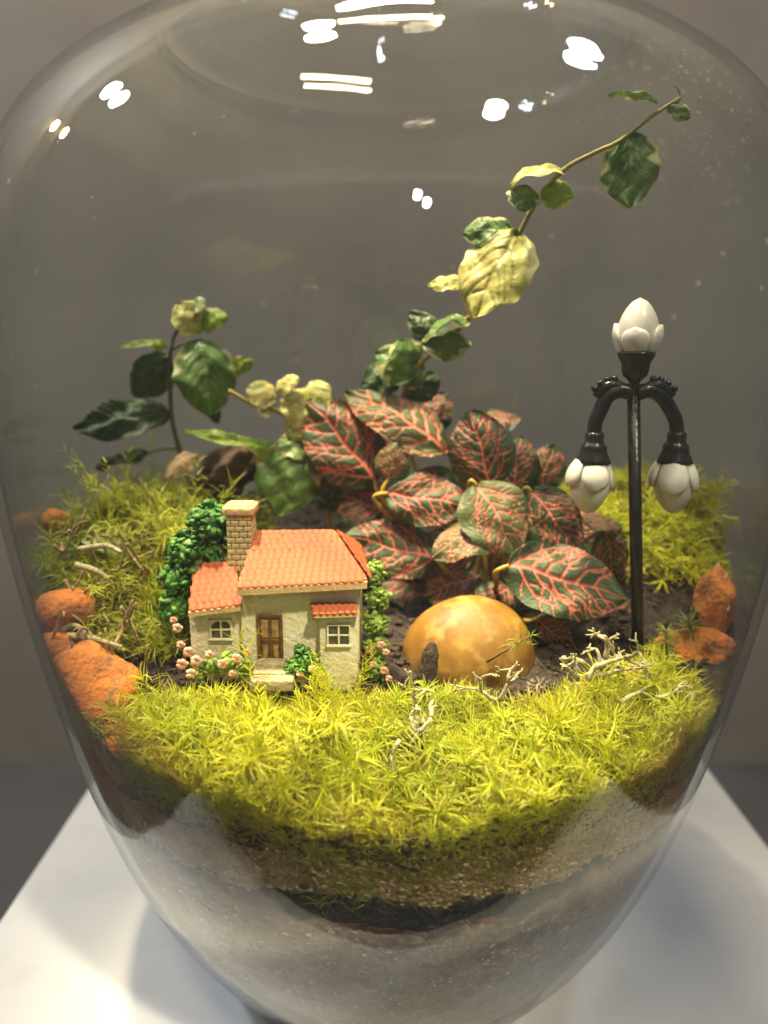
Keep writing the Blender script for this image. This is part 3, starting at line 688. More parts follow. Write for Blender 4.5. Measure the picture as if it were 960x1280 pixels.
# top cup
def prof_px(l): return [(w / 2 / pc, 0) for w in l]
top = LP(792, 492)
mb = MB().lathe([(.10, 0), (.16, .05), (.10, .10), (.18, .15), (.10, .20), (.13, .27), (.24, .36), (.27, .45), (.29, .62), (.36, .74), (.38, .82), (.35, .86), (.05, .85)], top, 24)
part('lamp_cup', mb, M['black'], lampost)
def tulip(c, ax, scale, sd):
    """egg bud with five rounded petals; ax points from the cup outward"""
    ax = Vector(ax).normalized(); u = ax.orthogonal().normalized(); w = ax.cross(u); c = Vector(c)
    prof = [(math.sin(math.pi * min(1, .12 + .88 * t)) ** .55 * .46 * (1 - .12 * t), t * 1.22) for t in np.linspace(0, 1, 18)]
    mb = MB().lathe([(r * scale, z * scale) for r, z in prof], c, 24, ax)
    bud = part('lamp_shade', mb, M['shade'], lampost)
    for k in range(4):
        a0 = 2 * math.pi * k / 4 + sd; m2 = MB(); nu, nv = 10, 9
        for lay in (0, 1):
            for j in range(nv + 1):
                t = j / nv; z = t * (.66 + .07 * math.sin(k * 1.7 + sd * 3)); half = .74 * (1 - max(0, (t - .35) / .65) ** 2.6) ** .5 if t < 1 else 0.02
                r0 = .34 + .20 * math.sin(min(1, t * 1.05) * math.pi * .62) ** 1.0 - .04 * t * t + .02 * math.sin(k * 2.1 + sd)
                for i in range(nu + 1):
                    s = -1 + 2 * i / nu; a = a0 + s * half
                    r = r0 * (1 + .03 * (1 - s * s)) - lay * .07 - (.03 * s * s)
                    m2.v.append(tuple(c + ax * (z * scale) + (u * math.cos(a) + w * math.sin(a)) * r * scale))
        n = (nu + 1); off = n * (nv + 1)
        for j in range(nv):
            for i in range(nu):
                q = (j * n + i, j * n + i + 1, (j + 1) * n + i + 1, (j + 1) * n + i)
                m2.f.append(q); m2.f.append(tuple(off + x for x in q[::-1]))
        rim = [(j, 0) for j in range(nv + 1)] + [(nv, i) for i in range(1, nu + 1)] + [(j, nu) for j in range(nv - 1, -1, -1)]
        for (j1, i1), (j2, i2) in zip(rim, rim[1:]):
            a_, b_ = j1 * n + i1, j2 * n + i2; m2.f.append((a_, b_, off + b_, off + a_))
        part('petal', m2, M['shade'], lampost, sub=bud)
tulip(top + Vector((0, 0, .78)), (0, 0, 1), .93, .35)
for sx, (ex, ey) in ((-1, (743, 545)), (1, (846, 545))):
    A0 = LP(793 + sx * 3, 492); E0 = LP(ex, ey); mid = LP(793 + sx * 40, 486)
    pts = [A0, LP(793 + sx * 18, 488), LP(793 + sx * 33, 495), LP(ex - sx * 8, 512), LP(ex - sx * 1, 528), E0]
    pts = cr([tuple(p) for p in pts], 5)
    mb = MB().tube(pts, [.165 - .02 * i / len(pts) for i in range(len(pts))], 14); arm = part('arm', mb, M['black'], lampost)
    # leaf scroll on the arm
    mb = MB(); sc = [LP(793 + sx * 12, 486), LP(793 + sx * 26, 482), LP(793 + sx * 36, 484), LP(793 + sx * 44, 492), LP(793 + sx * 51, 492)]
    mb.tube(cr([tuple(p) for p in sc], 4), [.07, .10, .12, .13, .13, .14, .13, .13, .12, .12, .11, .10, .09, .08, .07, .05, .04][:17], 8)
    for q, (dx, dy) in enumerate(((24, 474), (33, 474), (42, 479), (50, 486))):
        p = LP(793 + sx * dx, dy); mb.blob(p, .085, 1, .2, 1.5, (1, 1, 1), q)
    part('scroll', mb, M['black'], lampost, sub=arm)
    mb = MB().lathe([(.05, .10), (.18, .08), (.20, .02), (.19, -.10), (.22, -.16), (.27, -.20), (.265, -.26), (.29, -.36), (.35, -.48), (.375, -.56), (.34, -.58), (.05, -.57)], E0, 24)
    part('lamp_cup', mb, M['black'], lampost)
    tulip(E0 + Vector((0, 0, -.50)), (0.05 * sx, 0.03, -1), .97, .2 + sx)

# ------------------------------------------------------------------ leaves
def leaf_mesh(base, tip, width, hint, bend=.12, cup=.15, veins=None, nu=40, nv=24, ruffle=.02, relief=.012, point=.85, seed=0, edge=0.0, twist=0.0, rag=0.0):
    base = Vector(base); tip = Vector(tip); L = (tip - base).length; ex = (tip - base).normalized()
    n = Vector(hint); n = (n - ex * n.dot(ex)).normalized()
    sd = ex.cross(n)
    us = np.linspace(0, 1, nu + 1); vs = np.linspace(-1, 1, nv + 1)
    U, V = np.meshgrid(us, vs, indexing='ij')
    wv = np.clip(np.sin(np.pi * np.clip(U, 0, 1) ** point), 0, 1) ** .62
    jr = np.random.default_rng(seed + 90).random(3) * 6.28
    wv = wv * (1 + rag * (np.sin(U * 17 + jr[0]) * .5 + np.sin(U * 29 + jr[1] + np.sign(V) * 2) * .5))
    X = U * L; Yv = V * wv * width / 2
    mask = np.zeros_like(U)
    if veins: mask = vein_mask(U, V * wv * width / (2 * L), veins, width / (2 * L), point)
    H = 4 * bend * L * U * (1 - U) - cup * width * (V ** 2) * wv + twist * Yv * U
    rng = np.random.default_rng(seed)
    ph = rng.random(4) * 6.28
    H = H + ruffle * L * (np.abs(V) ** 2) * np.sin(U * 11 + ph[0] + V * 1.5) + ruffle * .6 * L * np.sin(U * 7 + V * 5 + ph[1]) + ruffle * .35 * L * np.sin(U * 19 + ph[2]) * np.sin(V * 7 + ph[3]) - relief * L * mask
    P = np.array(base)[None, None] + X[..., None] * np.array(ex) + Yv[..., None] * np.array(sd) + H[..., None] * np.array(n)
    mb = MB(); mb.v = [tuple(p) for p in P.reshape(-1, 3)]; k = nv + 1
    for i in range(nu):
        for j in range(nv): mb.f.append((i * k + j, i * k + j + 1, (i + 1) * k + j + 1, (i + 1) * k + j))
    mb.at['vein'] = mask.ravel()
    ed = np.abs(V) + .16 * np.sin(U * 9 + ph[2]) + .12 * np.sin(U * 23 + V * 4 + ph[3])
    mb.at['edge'] = (np.clip((ed - (1 - edge)) / .12, 0, 1) if edge > 0 else np.zeros_like(U)).ravel()
    return mb
def wprof(u, point): return max(0.0, math.sin(math.pi * min(max(u, 0), 1) ** point)) ** .62
def vein_set(seed, n=6, net=True):
    r = random.Random(seed); segs = []
    def poly(pts, w0, w1):
        for i in range(len(pts) - 1):
            segs.append((*pts[i], *pts[i + 1], w0 + (w1 - w0) * i / max(1, len(pts) - 1)))
    poly([(i / 12, 0.014 * math.sin(i * .9 + seed)) for i in range(13)], .036, .012)
    for sgn in (-1, 1):
        for k in range(n):
            u0 = .05 + .78 * k / n + r.uniform(-.02, .02) + (.03 if sgn > 0 else 0); an = r.uniform(.80, 1.10); p = [u0, 0.0]; pts = [tuple(p)]
            for q in range(9):
                st = .052; a = an - q * .075 + r.uniform(-.28, .28)
                p = [p[0] + math.cos(a) * st, p[1] + sgn * math.sin(a) * st]; pts.append(tuple(p))
                if net and q in (1, 2, 4, 5, 7):
                    b = [p[0], p[1]]; bb = [tuple(b)]; s2 = 1 if (q + k) % 2 else -1; a2 = a + s2 * r.uniform(.6, 1.2)
                    for z in range(4): b = [b[0] + math.cos(a2) * .034, b[1] + sgn * math.sin(a2) * .034]; a2 += -s2 * .22; bb.append(tuple(b))
                    poly(bb, .011, .007)
            poly(pts, .019, .009)
    return np.array(segs)
VS = {k: vein_set(k) for k in range(5)}
VF = {k: vein_set(20 + k, 5, False) for k in range(3)}
def vein_mask(U, Yn, veins, hw, point):
    segs, gain = veins; m = np.zeros_like(U); P = np.stack([U, Yn], -1)
    for x0, y0, x1, y1, w in segs:
        if abs(y0) > hw * 1.1 and abs(y1) > hw * 1.1: continue
        d = np.array([x1 - x0, y1 - y0]); t = np.clip(((P[..., 0] - x0) * d[0] + (P[..., 1] - y0) * d[1]) / (d @ d + 1e-12), 0, 1)
        dist = np.hypot(P[..., 0] - x0 - t * d[0], P[..., 1] - y0 - t * d[1])
        m = np.maximum(m, np.clip(1.5 - dist / (w * gain), 0, 1))
    return m
def V3(p): return Vector(tuple(p))
TOCAM = lambda p: (Vector(tuple(CAM)) - V3(p)).normalized()

def stem(root, pts, r0, r1, m, name='stem', sub=None):
    c = cr([tuple(p) for p in pts], 6); n = len(c)
    return part(name, MB().tube(c, [r0 + (r1 - r0) * i / n for i in range(n)], 8), m, root, sub=sub)

# nerve plant -------------------------------------------------------
ctr = at(600, 790, -0.6); ctr[2] = ground(ctr[0], ctr[1])
fit = thing('nerve_plant', ctr, 'nerve plant with pink-veined dark green leaves behind the yellow pebble', 'plant')
# base(px,py,Y) tip(px,py,Y) width px, up-mix (0 faces camera .. 1 faces up), bend, cup, pale (glare painted into the leaf colour)
FL = [((470, 603, -.2), (383, 500, .5), 84, .30, .10, .10, 0), ((560, 566, -.6), (432, 490, .6), 66, .45, .12, .12, 1), ((614, 610, -1.2), (588, 512, -.9), 76, .10, .12, .18, 0),
      ((484, 602, -.8), (497, 553, -.7), 40, .15, .1, .2, 1), ((482, 616, -.9), (592, 634, -1.2), 64, .25, .06, .10, 0), ((594, 604, -1.7), (644, 694, -2.3), 82, .40, .16, .08, 1),
      ((622, 664, -1.8), (540, 697, -2.3), 58, .55, .20, .15, 1), ((662, 612, -1.5), (724, 694, -2.0), 66, .25, .14, .15, 0), ((633, 706, -2.6), (783, 748, -2.9), 92, .35, .05, .06, 0),
      ((668, 772, -2.4), (714, 812, -2.7), 40, .2, .1, .1, 0), ((548, 700, -1.2), (430, 668, -.9), 66, .2, .03, .05, 0), ((758, 664, -1.6), (768, 728, -1.8), 40, .1, .1, .1, 0),
      ((756, 748, -1.9), (792, 786, -2.0), 40, .1, .1, .1, 0), ((722, 648, -1.4), (778, 662, -1.6), 34, .8, .12, .1, 1), ((640, 620, -.7), (650, 545, -.4), 56, .15, .1, .12, 0),
      ((672, 612, -.5), (694, 556, -.2), 46, .2, .1, .12, 0), ((602, 530, .3), (650, 520, .6), 44, .6, .1, .1, 0),
      ((520, 540, .5), (560, 492, .8), 50, .2, .1, .1, 0), ((545, 660, -.3), (600, 640, -.2), 60, .3, .1, .1, 0),
      ((700, 690, -.9), (745, 640, -.6), 56, .3, .1, .1, 0), ((480, 640, -.1), (420, 620, .2), 60, .4, .1, .1, 0), ((560, 630, -.1), (520, 590, .1), 60, .3, .1, .1, 0),
      ((600, 720, -.9), (530, 745, -1.3), 62, .35, .1, .1, 0), ((640, 730, -1.2), (600, 770, -1.8), 54, .4, .12, .1, 0), ((690, 760, -1.3), (740, 800, -1.7), 56, .4, .1, .1, 0), ((700, 720, -1.0), (755, 700, -1.0), 56, .2, .1, .1, 0),
      ((590, 690, -.6), (500, 700, -.7), 64, .3, .1, .1, 0), ((620, 690, -.6), (650, 640, -.5), 60, .2, .1, .1, 0), ((640, 700, -.5), (570, 650, -.4), 60, .2, .1, .1, 0), ((720, 740, -.8), (785, 720, -.9), 52, .3, .1, .1, 0), ((560, 740, -.4), (470, 730, -.3), 66, .4, .1, .1, 0), ((520, 680, .2), (440, 640, .4), 70, .3, .1, .1, 0)]
for i, (b, t, w, up, bend, cup, pale) in enumerate(FL):
    B_ = at(*b); T_ = at(*t); k = ppc((B_ + T_) / 2)
    n = TOCAM((B_ + T_) / 2) * (1 - up) + Vector((0, 0, 1)) * up
    mb = leaf_mesh(B_, T_, w * 1.12 / k, n, bend, cup, (VS[i % 5], 0.47), 84, 52, .028, .018, .82, i, 0.0, random.uniform(-.35, .35), .025)
    lf = part('leaf', mb, M['fit_glare' if pale else 'fit'], fit)
    root_p = Vector((ctr[0] + random.uniform(-.5, .5), ctr[1] + random.uniform(-.3, .4), ctr[2] - .1))
    d = (V3(B_) - V3(T_)).normalized(); j = V3(B_) + d * .25 - Vector((0, 0, .25))
    jn = root_p.lerp(j, .55) + Vector((random.uniform(-.2, .2), .15, 0))
    stem(fit, [V3(B_) - d * .05, j, jn, root_p], .045, .08, M['fit_stem'], 'leaf_stalk')

# climbing fig ------------------------------------------------------
r0 = at(520, 700, 0.8); r0[2] = ground(r0[0], r0[1])
vine = thing('climbing_fig', r0, 'climbing fig vine with cream-edged leaves arching up to the jar shoulder', 'vine')
SPX = [(851, 122, -2.0), (838, 130, -2.0), (815, 145, -2.0), (775, 176, -1.9), (745, 190, -1.8), (705, 212, -1.6), (672, 250, -1.3), (650, 290, -1.0), (612, 362, -.6), (570, 415, -.2), (520, 462, .3), (500, 520, .6), (510, 600, .8)]
pts = [V3(at(*p)) for p in SPX] + [Vector(tuple(r0)) - Vector((0, 0, .1))]
stem(vine, pts[::-1], .075, .035, M['fig_stem'])
stem(vine, [V3(at(838, 130, -2)), V3(at(850, 124, -2)), V3(at(848, 112, -2)), V3(at(842, 106, -2))], .035, .012, M['fig_stem'], 'tendril')
def leaves(root, lst, nu=30, nv=18, stalk=None):
    for i, (b, t, w, up, bend, cup, mn, edge) in enumerate(lst):
        B_ = at(*b); T_ = at(*t); k = ppc((B_ + T_) / 2)
        n = TOCAM((B_ + T_) / 2) * (1 - abs(up)) + Vector((0, 0, 1)) * up
        mb = leaf_mesh(B_, T_, w / k, n, bend, cup, (VF[i % 3], .55), nu * 2, nv * 2, .04, .016, .84, i + 7, edge, random.uniform(-.4, .4), .06)
        part('leaf', mb, M[mn], root)
leaves(vine, [((787, 165, -1.9), (788, 260, -2.0), 72, .15, .06, .12, 'fig', .16), ((836, 130, -2.0), (863, 148, -2.1), 24, .4, .1, .2, 'fig', .3), ((822, 127, -2.0), (760, 119, -2.2), 30, .92, .10, .1, 'fig', .1),
              ((702, 212, -1.6), (637, 232, -1.8), 62, .75, .20, .15, 'fig_pale', .2), ((660, 232, -1.6), (648, 262, -1.9), 44, .2, .1, .15, 'fig', .15), ((676, 240, -1.4), (717, 246, -1.6), 36, .3, .15, .2, 'fig_bright', .1),
              ((648, 288, -1.0), (592, 398, -1.5), 96, .45, .10, .06, 'fig_pale', .15), ((640, 288, -.9), (578, 292, -.7), 46, .4, .12, .15, 'fig', .3), ((580, 352, -.8), (534, 358, -.7), 32, .5, .1, .1, 'fig_pale', .2),
              ((560, 412, -.3), (556, 452, -.6), 62, .55, .2, .12, 'fig', .30), ((585, 398, -.3), (530, 428, -.4), 50, .7, .2, .12, 'fig', .35), ((545, 425, 0), (512, 390, .2), 36, .2, .1, .1, 'fig_dark', .1),
              ((520, 470, .2), (470, 440, .3), 56, .4, .2, .15, 'fig', .22), ((515, 462, .2), (498, 425, .1), 60, .5, .15, .15, 'fig', .18), ((500, 470, .5), (452, 482, .7), 50, .3, .2, .1, 'fig_dark', .1),
              ((520, 470, .4), (540, 500, .4), 50, .2, .1, .1, 'fig_dark', 0), ((500, 480, .4), (530, 450, .3), 46, .4, .15, .15, 'fig', .15)])
# upright fig sprig at the left ------------------------------------
s0 = at(240, 640, 1.6); s0[2] = ground(s0[0], s0[1])
sp = thing('fig_sprig', s0, 'upright fig sprig with round green leaves on a thin stem behind the annex', 'plant')
pts = [V3(s0) - Vector((0, 0, .2)), V3(at(236, 600, 1.6)), V3(at(223, 557, 1.6)), V3(at(214, 515, 1.6)), V3(at(213, 440, 1.6)), V3(at(224, 408, 1.5)), V3(at(240, 382, 1.5))]
stem(sp, pts, .08, .04, M['dark_stem'])
leaves(sp, [((250, 418, 1.3), (222, 378, 1.2), 50, .55, .2, .1, 'fig_pale', .25), ((236, 392, 1.4), (258, 376, 1.3), 30, .6, .2, .1, 'fig', .3), ((246, 404, 1.4), (286, 396, 1.3), 34, .3, .15, .15, 'fig_bright', .12),
            ((252, 424, 1.2), (262, 520, .9), 78, .30, .16, .14, 'fig', .10), ((285, 462, 1.4), (318, 452, 1.3), 24, .3, .1, .1, 'fig_bright', .1), ((212, 446, 1.7), (168, 496, 1.8), 52, .1, .1, .1, 'fig_dark', 0),
            ((212, 516, 1.7), (92, 536, 1.9), 52, .3, .08, .08, 'fig_dark', .05), ((208, 432, 1.7), (150, 434, 1.8), 22, .6, .1, .1, 'fig_bright', .15), ((262, 500, 1.3), (272, 530, 1.3), 18, .2, .1, .1, 'fig_dark', 0),
            ((186, 566, 1.8), (120, 586, 2.0), 26, .5, .1, .1, 'fig_dark', .05)])
for b in ((252, 424, 1.2), (285, 462, 1.4), (246, 404, 1.4), (186, 566, 1.8)):
    q = V3(at(*b)); near = V3(at(214, b[1] + 14, 1.6)) if b[1] > 420 else V3(at(226, 410, 1.5))
    if b[0] == 186: near = V3(at(225, 562, 1.6))
    stem(sp, [near, near.lerp(q, .5) + Vector((0, 0, .06)), q], .03, .03, M['dark_stem'], 'leaf_stalk')
# trailing runner between them -------------------------------------
q0 = at(420, 640, .9); q0[2] = ground(q0[0], q0[1])
rn = thing('fig_runner', q0, 'trailing fig runner with pale and dark leaves between cottage chimney and nerve plant', 'plant')
pts = [V3(q0) - Vector((0, 0, .2)), V3(at(405, 600, .8)), V3(at(392, 545, .6)), V3(at(350, 515, .6)), V3(at(318, 506, .5)), V3(at(286, 488, .5))]
stem(rn, pts, .08, .05, M['fit_stem'])
leaves(rn, [((345, 500, .5), (308, 484, .4), 40, .45, .15, .15, 'fig_pale', .3), ((346, 488, .5), (374, 472, .4), 30, .45, .15, .15, 'fig_pale', .3), ((338, 512, .5), (322, 516, .3), 22, .3, .1, .1, 'fig_pale', .3),
            ((400, 520, .6), (350, 500, .4), 52, .4, .15, .15, 'fig_pale', .2), ((385, 505, .6), (412, 482, .5), 46, .4, .15, .15, 'fig_pale', .2), ((385, 520, .5), (362, 548, .3), 44, .3, .1, .15, 'fig_pale', .15),
            ((372, 552, .4), (346, 644, .0), 84, .25, .10, .10, 'fig', .08), ((350, 566, .4), (230, 538, .3), 30, .6, .05, .12, 'fig_bright', .10), ((400, 560, .5), (420, 640, .3), 60, .2, .1, .1, 'fig_dark', .1),
            ((395, 560, .5), (345, 556, .3), 44, .4, .15, .1, 'fig', .25), ((412, 580, .6), (455, 640, .5), 56, .2, .1, .1, 'fig_dark', .05)])
# strap leaf on the left mound
g0 = at(200, 700, -1.6)
mb = leaf_mesh(at(202, 702, -1.5), at(100, 674, -1.9), 34 / ppc(g0), (0, -.5, .9), .06, .1, (VF[0], .5), 30, 12, .01, .01, .84, 3, 0)
solo('fallen_leaf', mb, M['fig_bright'], tuple(at(202, 702, -1.5)), 'narrow green leaf lying across the olive moss mound', 'leaf')
mb = leaf_mesh(at(330, 560, .9), at(240, 606, .7), 52 / ppc(at(290, 580, .8)), (0.1, -.8, .5), .12, .2, None, 30, 16, .05, .0, .9, 5)
solo('dead_leaf', mb, M['deadleaf'], tuple(at(330, 560, .9)), 'curled dark brown dead leaf behind the chimney', 'leaf')
mb = leaf_mesh(at(205, 600, .6), at(260, 570, .4), 34 / ppc(at(230, 580, .5)), (0.1, -.5, .8), .2, .2, None, 24, 12, .05, .0, .9, 6)
solo('dead_leaf', mb, M['root'], tuple(at(205, 600, .6)), 'dry tan curled leaf at the foot of the fig sprig', 'leaf')
# dark bark slab and humus behind the cottage
mb = MB(); pts = [at(255, 640, .9), at(300, 600, .8), at(345, 570, 1.0)]
mb.tube(cr(pts, 6), [.25 + .08 * math.sin(i * 1.7) for i in range(13)], 8)
solo('bark_piece', mb, M['bark'], tuple(at(255, 640, .9)), 'knobbly dark bark stick leaning behind the chimney', 'bark')

# ------------------------------------------------------------------ pebble, rocks
pp = at(588, 842, -3.35)
bm = bmesh.new(); bmesh.ops.create_icosphere(bm, subdivisions=4, radius=1)
R3 = Matrix.Rotation(math.radians(14), 3, 'Y')
for v in bm.verts:
    c = v.co.copy(); d = 1 + .03 * noise.noise(c * 1.2)
    v.co = R3 @ Vector((c.x * 1.48, c.y * 1.15, c.z * 1.46 * (1 + .06 * c.x))) * d + Vector(tuple(pp)) + Vector((0, .45, .14))
solo('pebble', MB().bm(bm), M['pebble'], tuple(pp), 'smooth yellow egg-shaped pebble beside the cottage', 'pebble')
bp0 = at(536, 858, -4.3)
mb = MB().tube(cr([at(532, 868, -4.35), at(534, 845, -4.32), at(538, 820, -4.28), at(541, 803, -4.25)], 5), [.20, .21, .22, .21, .22, .21, .19, .20, .19, .17, .18, .16, .13, .11, .08, .04], 9)
solo('bark_piece', mb, M['bark'], tuple(bp0), 'upright dark brown bark chip leaning on the yellow pebble', 'bark')
def rock(px, py, Y, r, sq, seed, label, sub=4, amp=.20, fr=1.3):
    p = at(px, py, Y); rr = r / ppc(p); bm = bmesh.new(); bmesh.ops.create_icosphere(bm, subdivisions=sub, radius=1)
    o = Vector((seed * 3.1, seed * 1.7, seed * .9))
    for v in bm.verts:
        c = v.co.copy(); cell = noise.voronoi(c * 1.1 + o)[0]
        d = .80 + .42 * min(cell[0], .7) + amp * noise.noise(c * fr + o) + .07 * noise.noise(c * 5 + o) + .03 * noise.noise(c * 12 + o)
        q = Vector((c.x * sq[0], c.y * sq[1], c.z * sq[2])) * d * rr + Vector(tuple(p))
        h = math.hypot(q.x, q.y); lim = rin(q.z) - .03
        if h > lim: q.x *= lim / h; q.y *= lim / h
        v.co = q
    return solo('lava_rock', MB().bm(bm), M['lava'], tuple(p), label, 'rock', 'orange lava rocks')
rock(112, 884, -4.5, 68, (1.0, .9, 1.05), 1, 'biggest orange lava rock, against the glass left of the moss')
rock(160, 945, -5.6, 46, (1.0, .8, .8), 2, 'orange lava rock low against the glass under the biggest one')
rock(82, 764, -3.4, 32, (1.1, .9, .9), 3, 'orange lava rock half hidden below the olive moss mound', 3)
rock(76, 812, -3.9, 28, (1.2, .9, .8), 4, 'small orange lava rock among dry roots', 3)
rock(330, 1046, -7.1, 20, (1.1, .5, 1.0), 5, 'orange lava chip pressed against the glass at the sand line', 3)
rock(240, 1030, -6.3, 17, (1.8, .5, .7), 6, 'flat orange lava chip against the glass below the moss', 3)
rock(892, 764, -2.0, 30, (.75, .8, 1.9), 7, 'tall orange lava slab against the glass beside the moss mound')
rock(868, 812, -2.8, 38, (1.2, .9, .7), 8, 'orange lava rock among spiky moss right of the lamp post')
rock(802, 846, -3.6, 24, (1.1, .8, .6), 9, 'brick-like orange chip at the foot of the lamp post', 3)
rock(845, 866, -3.8, 17, (1.2, .9, .7), 10, 'small dull orange chip right of the lamp post foot', 3)
rock(906, 684, .4, 15, (1.0, .9, .8), 11, 'small orange stone on top of the right moss mound edge', 3)
rock(905, 712, .0, 11, (1.0, .9, .9), 12, 'tiny orange stone stuck under the right moss mound edge', 3)
rock(736, 866, -4.3, 16, (1.2, .9, .7), 13, 'orange brown crumb in the moss beside the lichen', 3)
rock(68, 655, -.6, 22, (.9, .8, .9), 14, 'reddish stone on the outer edge of the olive moss mound', 3)
rock(62, 705, -1.2, 16, (1.0, .8, .8), 15, 'dull red stone under the dry strands by the glass', 3)
rock(720, 840, -2.6, 24, (1.6, .9, .6), 16, 'brown orange stone in shade behind the lichen cluster', 3)
rock(868, 858, -3.2, 13, (1.2, .9, .7), 17, 'reddish crumb by the pale lichen twig', 3)

# ------------------------------------------------------------------ lichen, roots, spiky moss
def twig(mb, p, d, l, r, depth, rnd, spread=.6, nseg=4):
    pts = [p]; d = d.normalized()
    for i in range(nseg):
        d = (d + Vector((rnd.gauss(0, .22), rnd.gauss(0, .22), rnd.gauss(0, .22)))).normalized(); pts.append(pts[-1] + d * l / nseg)
    mb.tube([tuple(q) for q in pts], [r * (1 - .35 * i / nseg) for i in range(nseg + 1)], 5)
    if depth:
        for k in range(rnd.choice((2, 2, 3))):
            nd = (d + Vector((rnd.gauss(0, spread), rnd.gauss(0, spread * .6), rnd.gauss(0, spread)))).normalized()
            twig(mb, pts[-1] if k < 2 else pts[-2], nd, l * rnd.uniform(.5, .8), r * .7, depth - 1, rnd, spread)
def lichen(specs, label, seed, m='lichen', name='lichen', cat='lichen', depth=3):
    rnd = random.Random(seed); mb = MB(); first = None
    for b, t, rad in specs:
        B_ = V3(at(*b)); T_ = V3(at(*t)); first = first or B_
        twig(mb, B_, T_ - B_, (T_ - B_).length * .62, rad, depth, rnd)
    return solo(name, mb, M[m], tuple(first), label, cat, 'pale lichen twigs' if name == 'lichen' else None)
lichen([((735, 850, -4.5), (755, 800, -4.5), .065), ((745, 835, -4.5), (790, 795, -4.5), .06), ((720, 845, -4.5), (700, 830, -4.5), .06), ((745, 845, -4.5), (795, 832, -4.5), .06), ((730, 830, -4.5), (712, 812, -4.5), .06)], 'tangled beige lichen cluster at the foot of the lamp post', 3)
lichen([((622, 880, -5.4), (610, 834, -5.4), .05), ((624, 876, -5.4), (642, 838, -5.4), .05)], 'small pale lichen twig standing in front of the yellow pebble', 5)
lichen([((518, 890, -5.6), (516, 838, -5.6), .045)], 'pale lichen twig left of the bark chip', 6, depth=2)
lichen([((775, 878, -5.0), (830, 872, -5.1), .055), ((820, 872, -5.1), (868, 880, -5.2), .045), ((836, 872, -5.1), (862, 858, -5.2), .04)], 'long pale lichen twig along the moss edge below the lamp post', 8, depth=2)
lichen([((520, 915, -6.4), (502, 888, -6.4), .05), ((525, 915, -6.4), (545, 886, -6.4), .045), ((500, 925, -6.6), (484, 960, -6.9), .045)], 'curled pale lichen in the dip between the two moss cushions', 9, depth=2)
lichen([((560, 1052, -7.62), (535, 1040, -7.62), .03), ((590, 1046, -7.55), (630, 1030, -7.45), .03), ((480, 1050, -7.65), (455, 1040, -7.65), .028)], 'thin grey lichen strands against the glass above the sand', 10, depth=2)
def roots(specs, label, seed, m='root', rad=.05):
    rnd = random.Random(seed); mb = MB(); f0 = None
    for pl in specs:
        pts = [V3(at(*p)) for p in pl]; f0 = f0 or pts[0]
        pts = [p + Vector((rnd.gauss(0, .05), rnd.gauss(0, .05), rnd.gauss(0, .05))) for p in pts]
        c = cr([tuple(p) for p in pts], 5)
        for q in c:
            h = math.hypot(q[0], q[1]); lim = rin(q[2]) - .12
            if h > lim: q[0] *= lim / h; q[1] *= lim / h
        mb.tube(c, [rad * (1 - .5 * i / len(c)) for i in range(len(c))], 6)
    return solo('dry_root', mb, M[m], tuple(f0), label, 'root')
rnd = random.Random(4); sp_ = []
for k in range(26):
    x, y = rnd.uniform(60, 160), rnd.uniform(650, 840); L_ = rnd.uniform(25, 60); a = rnd.uniform(-1.5, 1.5); Y = -2.0 - (y - 650) / 190 * 2.4
    p = [(x + math.cos(a) * L_ * t, y + math.sin(a) * L_ * t + rnd.uniform(-10, 10), Y + rnd.uniform(-.3, .1)) for t in (0, .35, .7, 1)]
    sp_.append(p)
roots(sp_, 'tangle of dry tan roots over the olive moss and orange rocks', 3, rad=.042)
sp_ = [[(98, 686, -2.8), (130, 684, -2.9), (148, 690, -3.0)], [(98, 705, -2.8), (118, 715, -3.0), (128, 722, -3.0), (120, 728, -3.0)], [(60, 790, -3.8), (90, 778, -3.8), (110, 790, -3.9)], [(85, 800, -3.9), (115, 795, -4.0), (150, 812, -4.1)]]
roots(sp_, 'thick pale root loops poking from the olive moss mound', 4, 'lichen', .08)
def tuft(px, py, Y, ax, ln, label, nb=60, bl=.45, m='spike', bw=.03, stemlen=.6):
    p = V3(at(px, py, Y)); a = Vector(ax).normalized()
    t = thing('moss_tuft', tuple(p - a * stemlen), label, 'moss', 'spiky moss tufts')
    part('stem', MB().tube([tuple(p - a * stemlen), tuple(p + a * ln)], [.035, .02], 6), M['spike_stem'], t)
    o = moss_mesh('leaves', [(tuple(p), tuple(a), ln, 0.0)], M[m], 'x', nb=nb, bl=bl, bw=bw, kind='stuff', loc=tuple(ROOT[t]))
    o.location = (0, 0, 0); o.parent = t
    del o['label']; del o['category']
tuft(640, 808, -4.6, (.75, -.1, .55), .45, 'spiky green moss tip leaning across the yellow pebble', 46, .5)
tuft(836, 815, -3.2, (-.25, -.1, 1), .55, 'spiky dark green moss tuft right of the lamp pole', 70, .6)
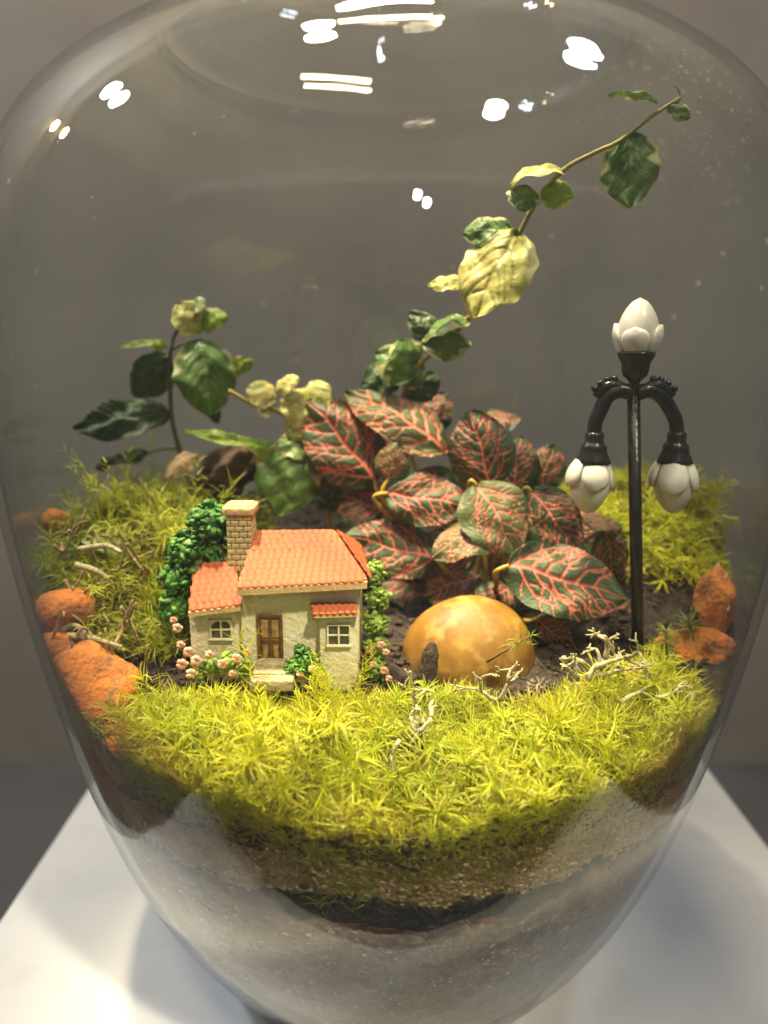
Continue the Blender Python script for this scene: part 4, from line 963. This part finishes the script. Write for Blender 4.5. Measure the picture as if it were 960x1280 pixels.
tuft(864, 800, -2.9, (-.2, -.1, 1), .5, 'spiky moss tuft on the orange rock by the glass', 60, .5)
tuft(878, 830, -3.1, (.35, -.1, 1), .4, 'low spiky moss tuft leaning out to the glass', 60, .5)
tuft(818, 858, -3.7, (.15, -.1, 1), .45, 'spiky moss tuft between the orange chips', 70, .55)
tuft(526, 912, -5.9, (-.05, -.1, 1), .12, 'star-shaped moss head on a brown stalk in the moss dip', 34, .42, 'lichen', .03)
# seed cone
cp = at(676, 862, -4.2); mb = MB().blob(cp, .2, 2, .1, 2, (1.2, 1, .8), 1)
for k in range(60):
    t = (k + .5) / 60; ph = k * 2.4; z = 1 - 1.6 * t; r = math.sqrt(max(0, 1 - z * z)); d = Vector((r * math.cos(ph), r * math.sin(ph), z))
    mb.tube([tuple(Vector(tuple(cp)) + Vector((d.x * .22, d.y * .18, d.z * .15))), tuple(Vector(tuple(cp)) + Vector((d.x * .36, d.y * .30, d.z * .26)))], [.04, .008], 4)
solo('seed_cone', mb, M['cone'], tuple(cp), 'small grey spiky seed cone in the moss beside the yellow pebble', 'cone')
# leaf litter and crumbs on the bare soil behind the cottage
mb = MB(); rnd = random.Random(12)
for k in range(5200):
    a = rnd.random() * 6.283; r = 7.6 * math.sqrt(rnd.random()); x, y = r * math.cos(a), r * math.sin(a)
    if y < -4.6 and x > -4.6 and x < 5.5: continue
    z = ground(x, y) + rnd.uniform(-.05, .12); d = Vector((rnd.gauss(0, 1), rnd.gauss(0, 1), rnd.gauss(0, .4))).normalized(); q = Vector((x, y, z)); L_ = rnd.uniform(.12, .5)
    if rnd.random() < .5: mb.tube([tuple(q - d * L_ / 2), tuple(q + Vector((rnd.gauss(0, .04), rnd.gauss(0, .04), rnd.gauss(0, .03)))), tuple(q + d * L_ / 2)], [rnd.uniform(.012, .03)] * 3, 4)
    else: mb.blob(q, rnd.uniform(.05, .14), 1, .3, 1.8, (1, .8, .5), k)
solo('leaf_litter', mb, M['bark'], (0, 0, 9), 'dark crumbs and twigs of leaf litter on the soil', 'litter', kind='stuff')
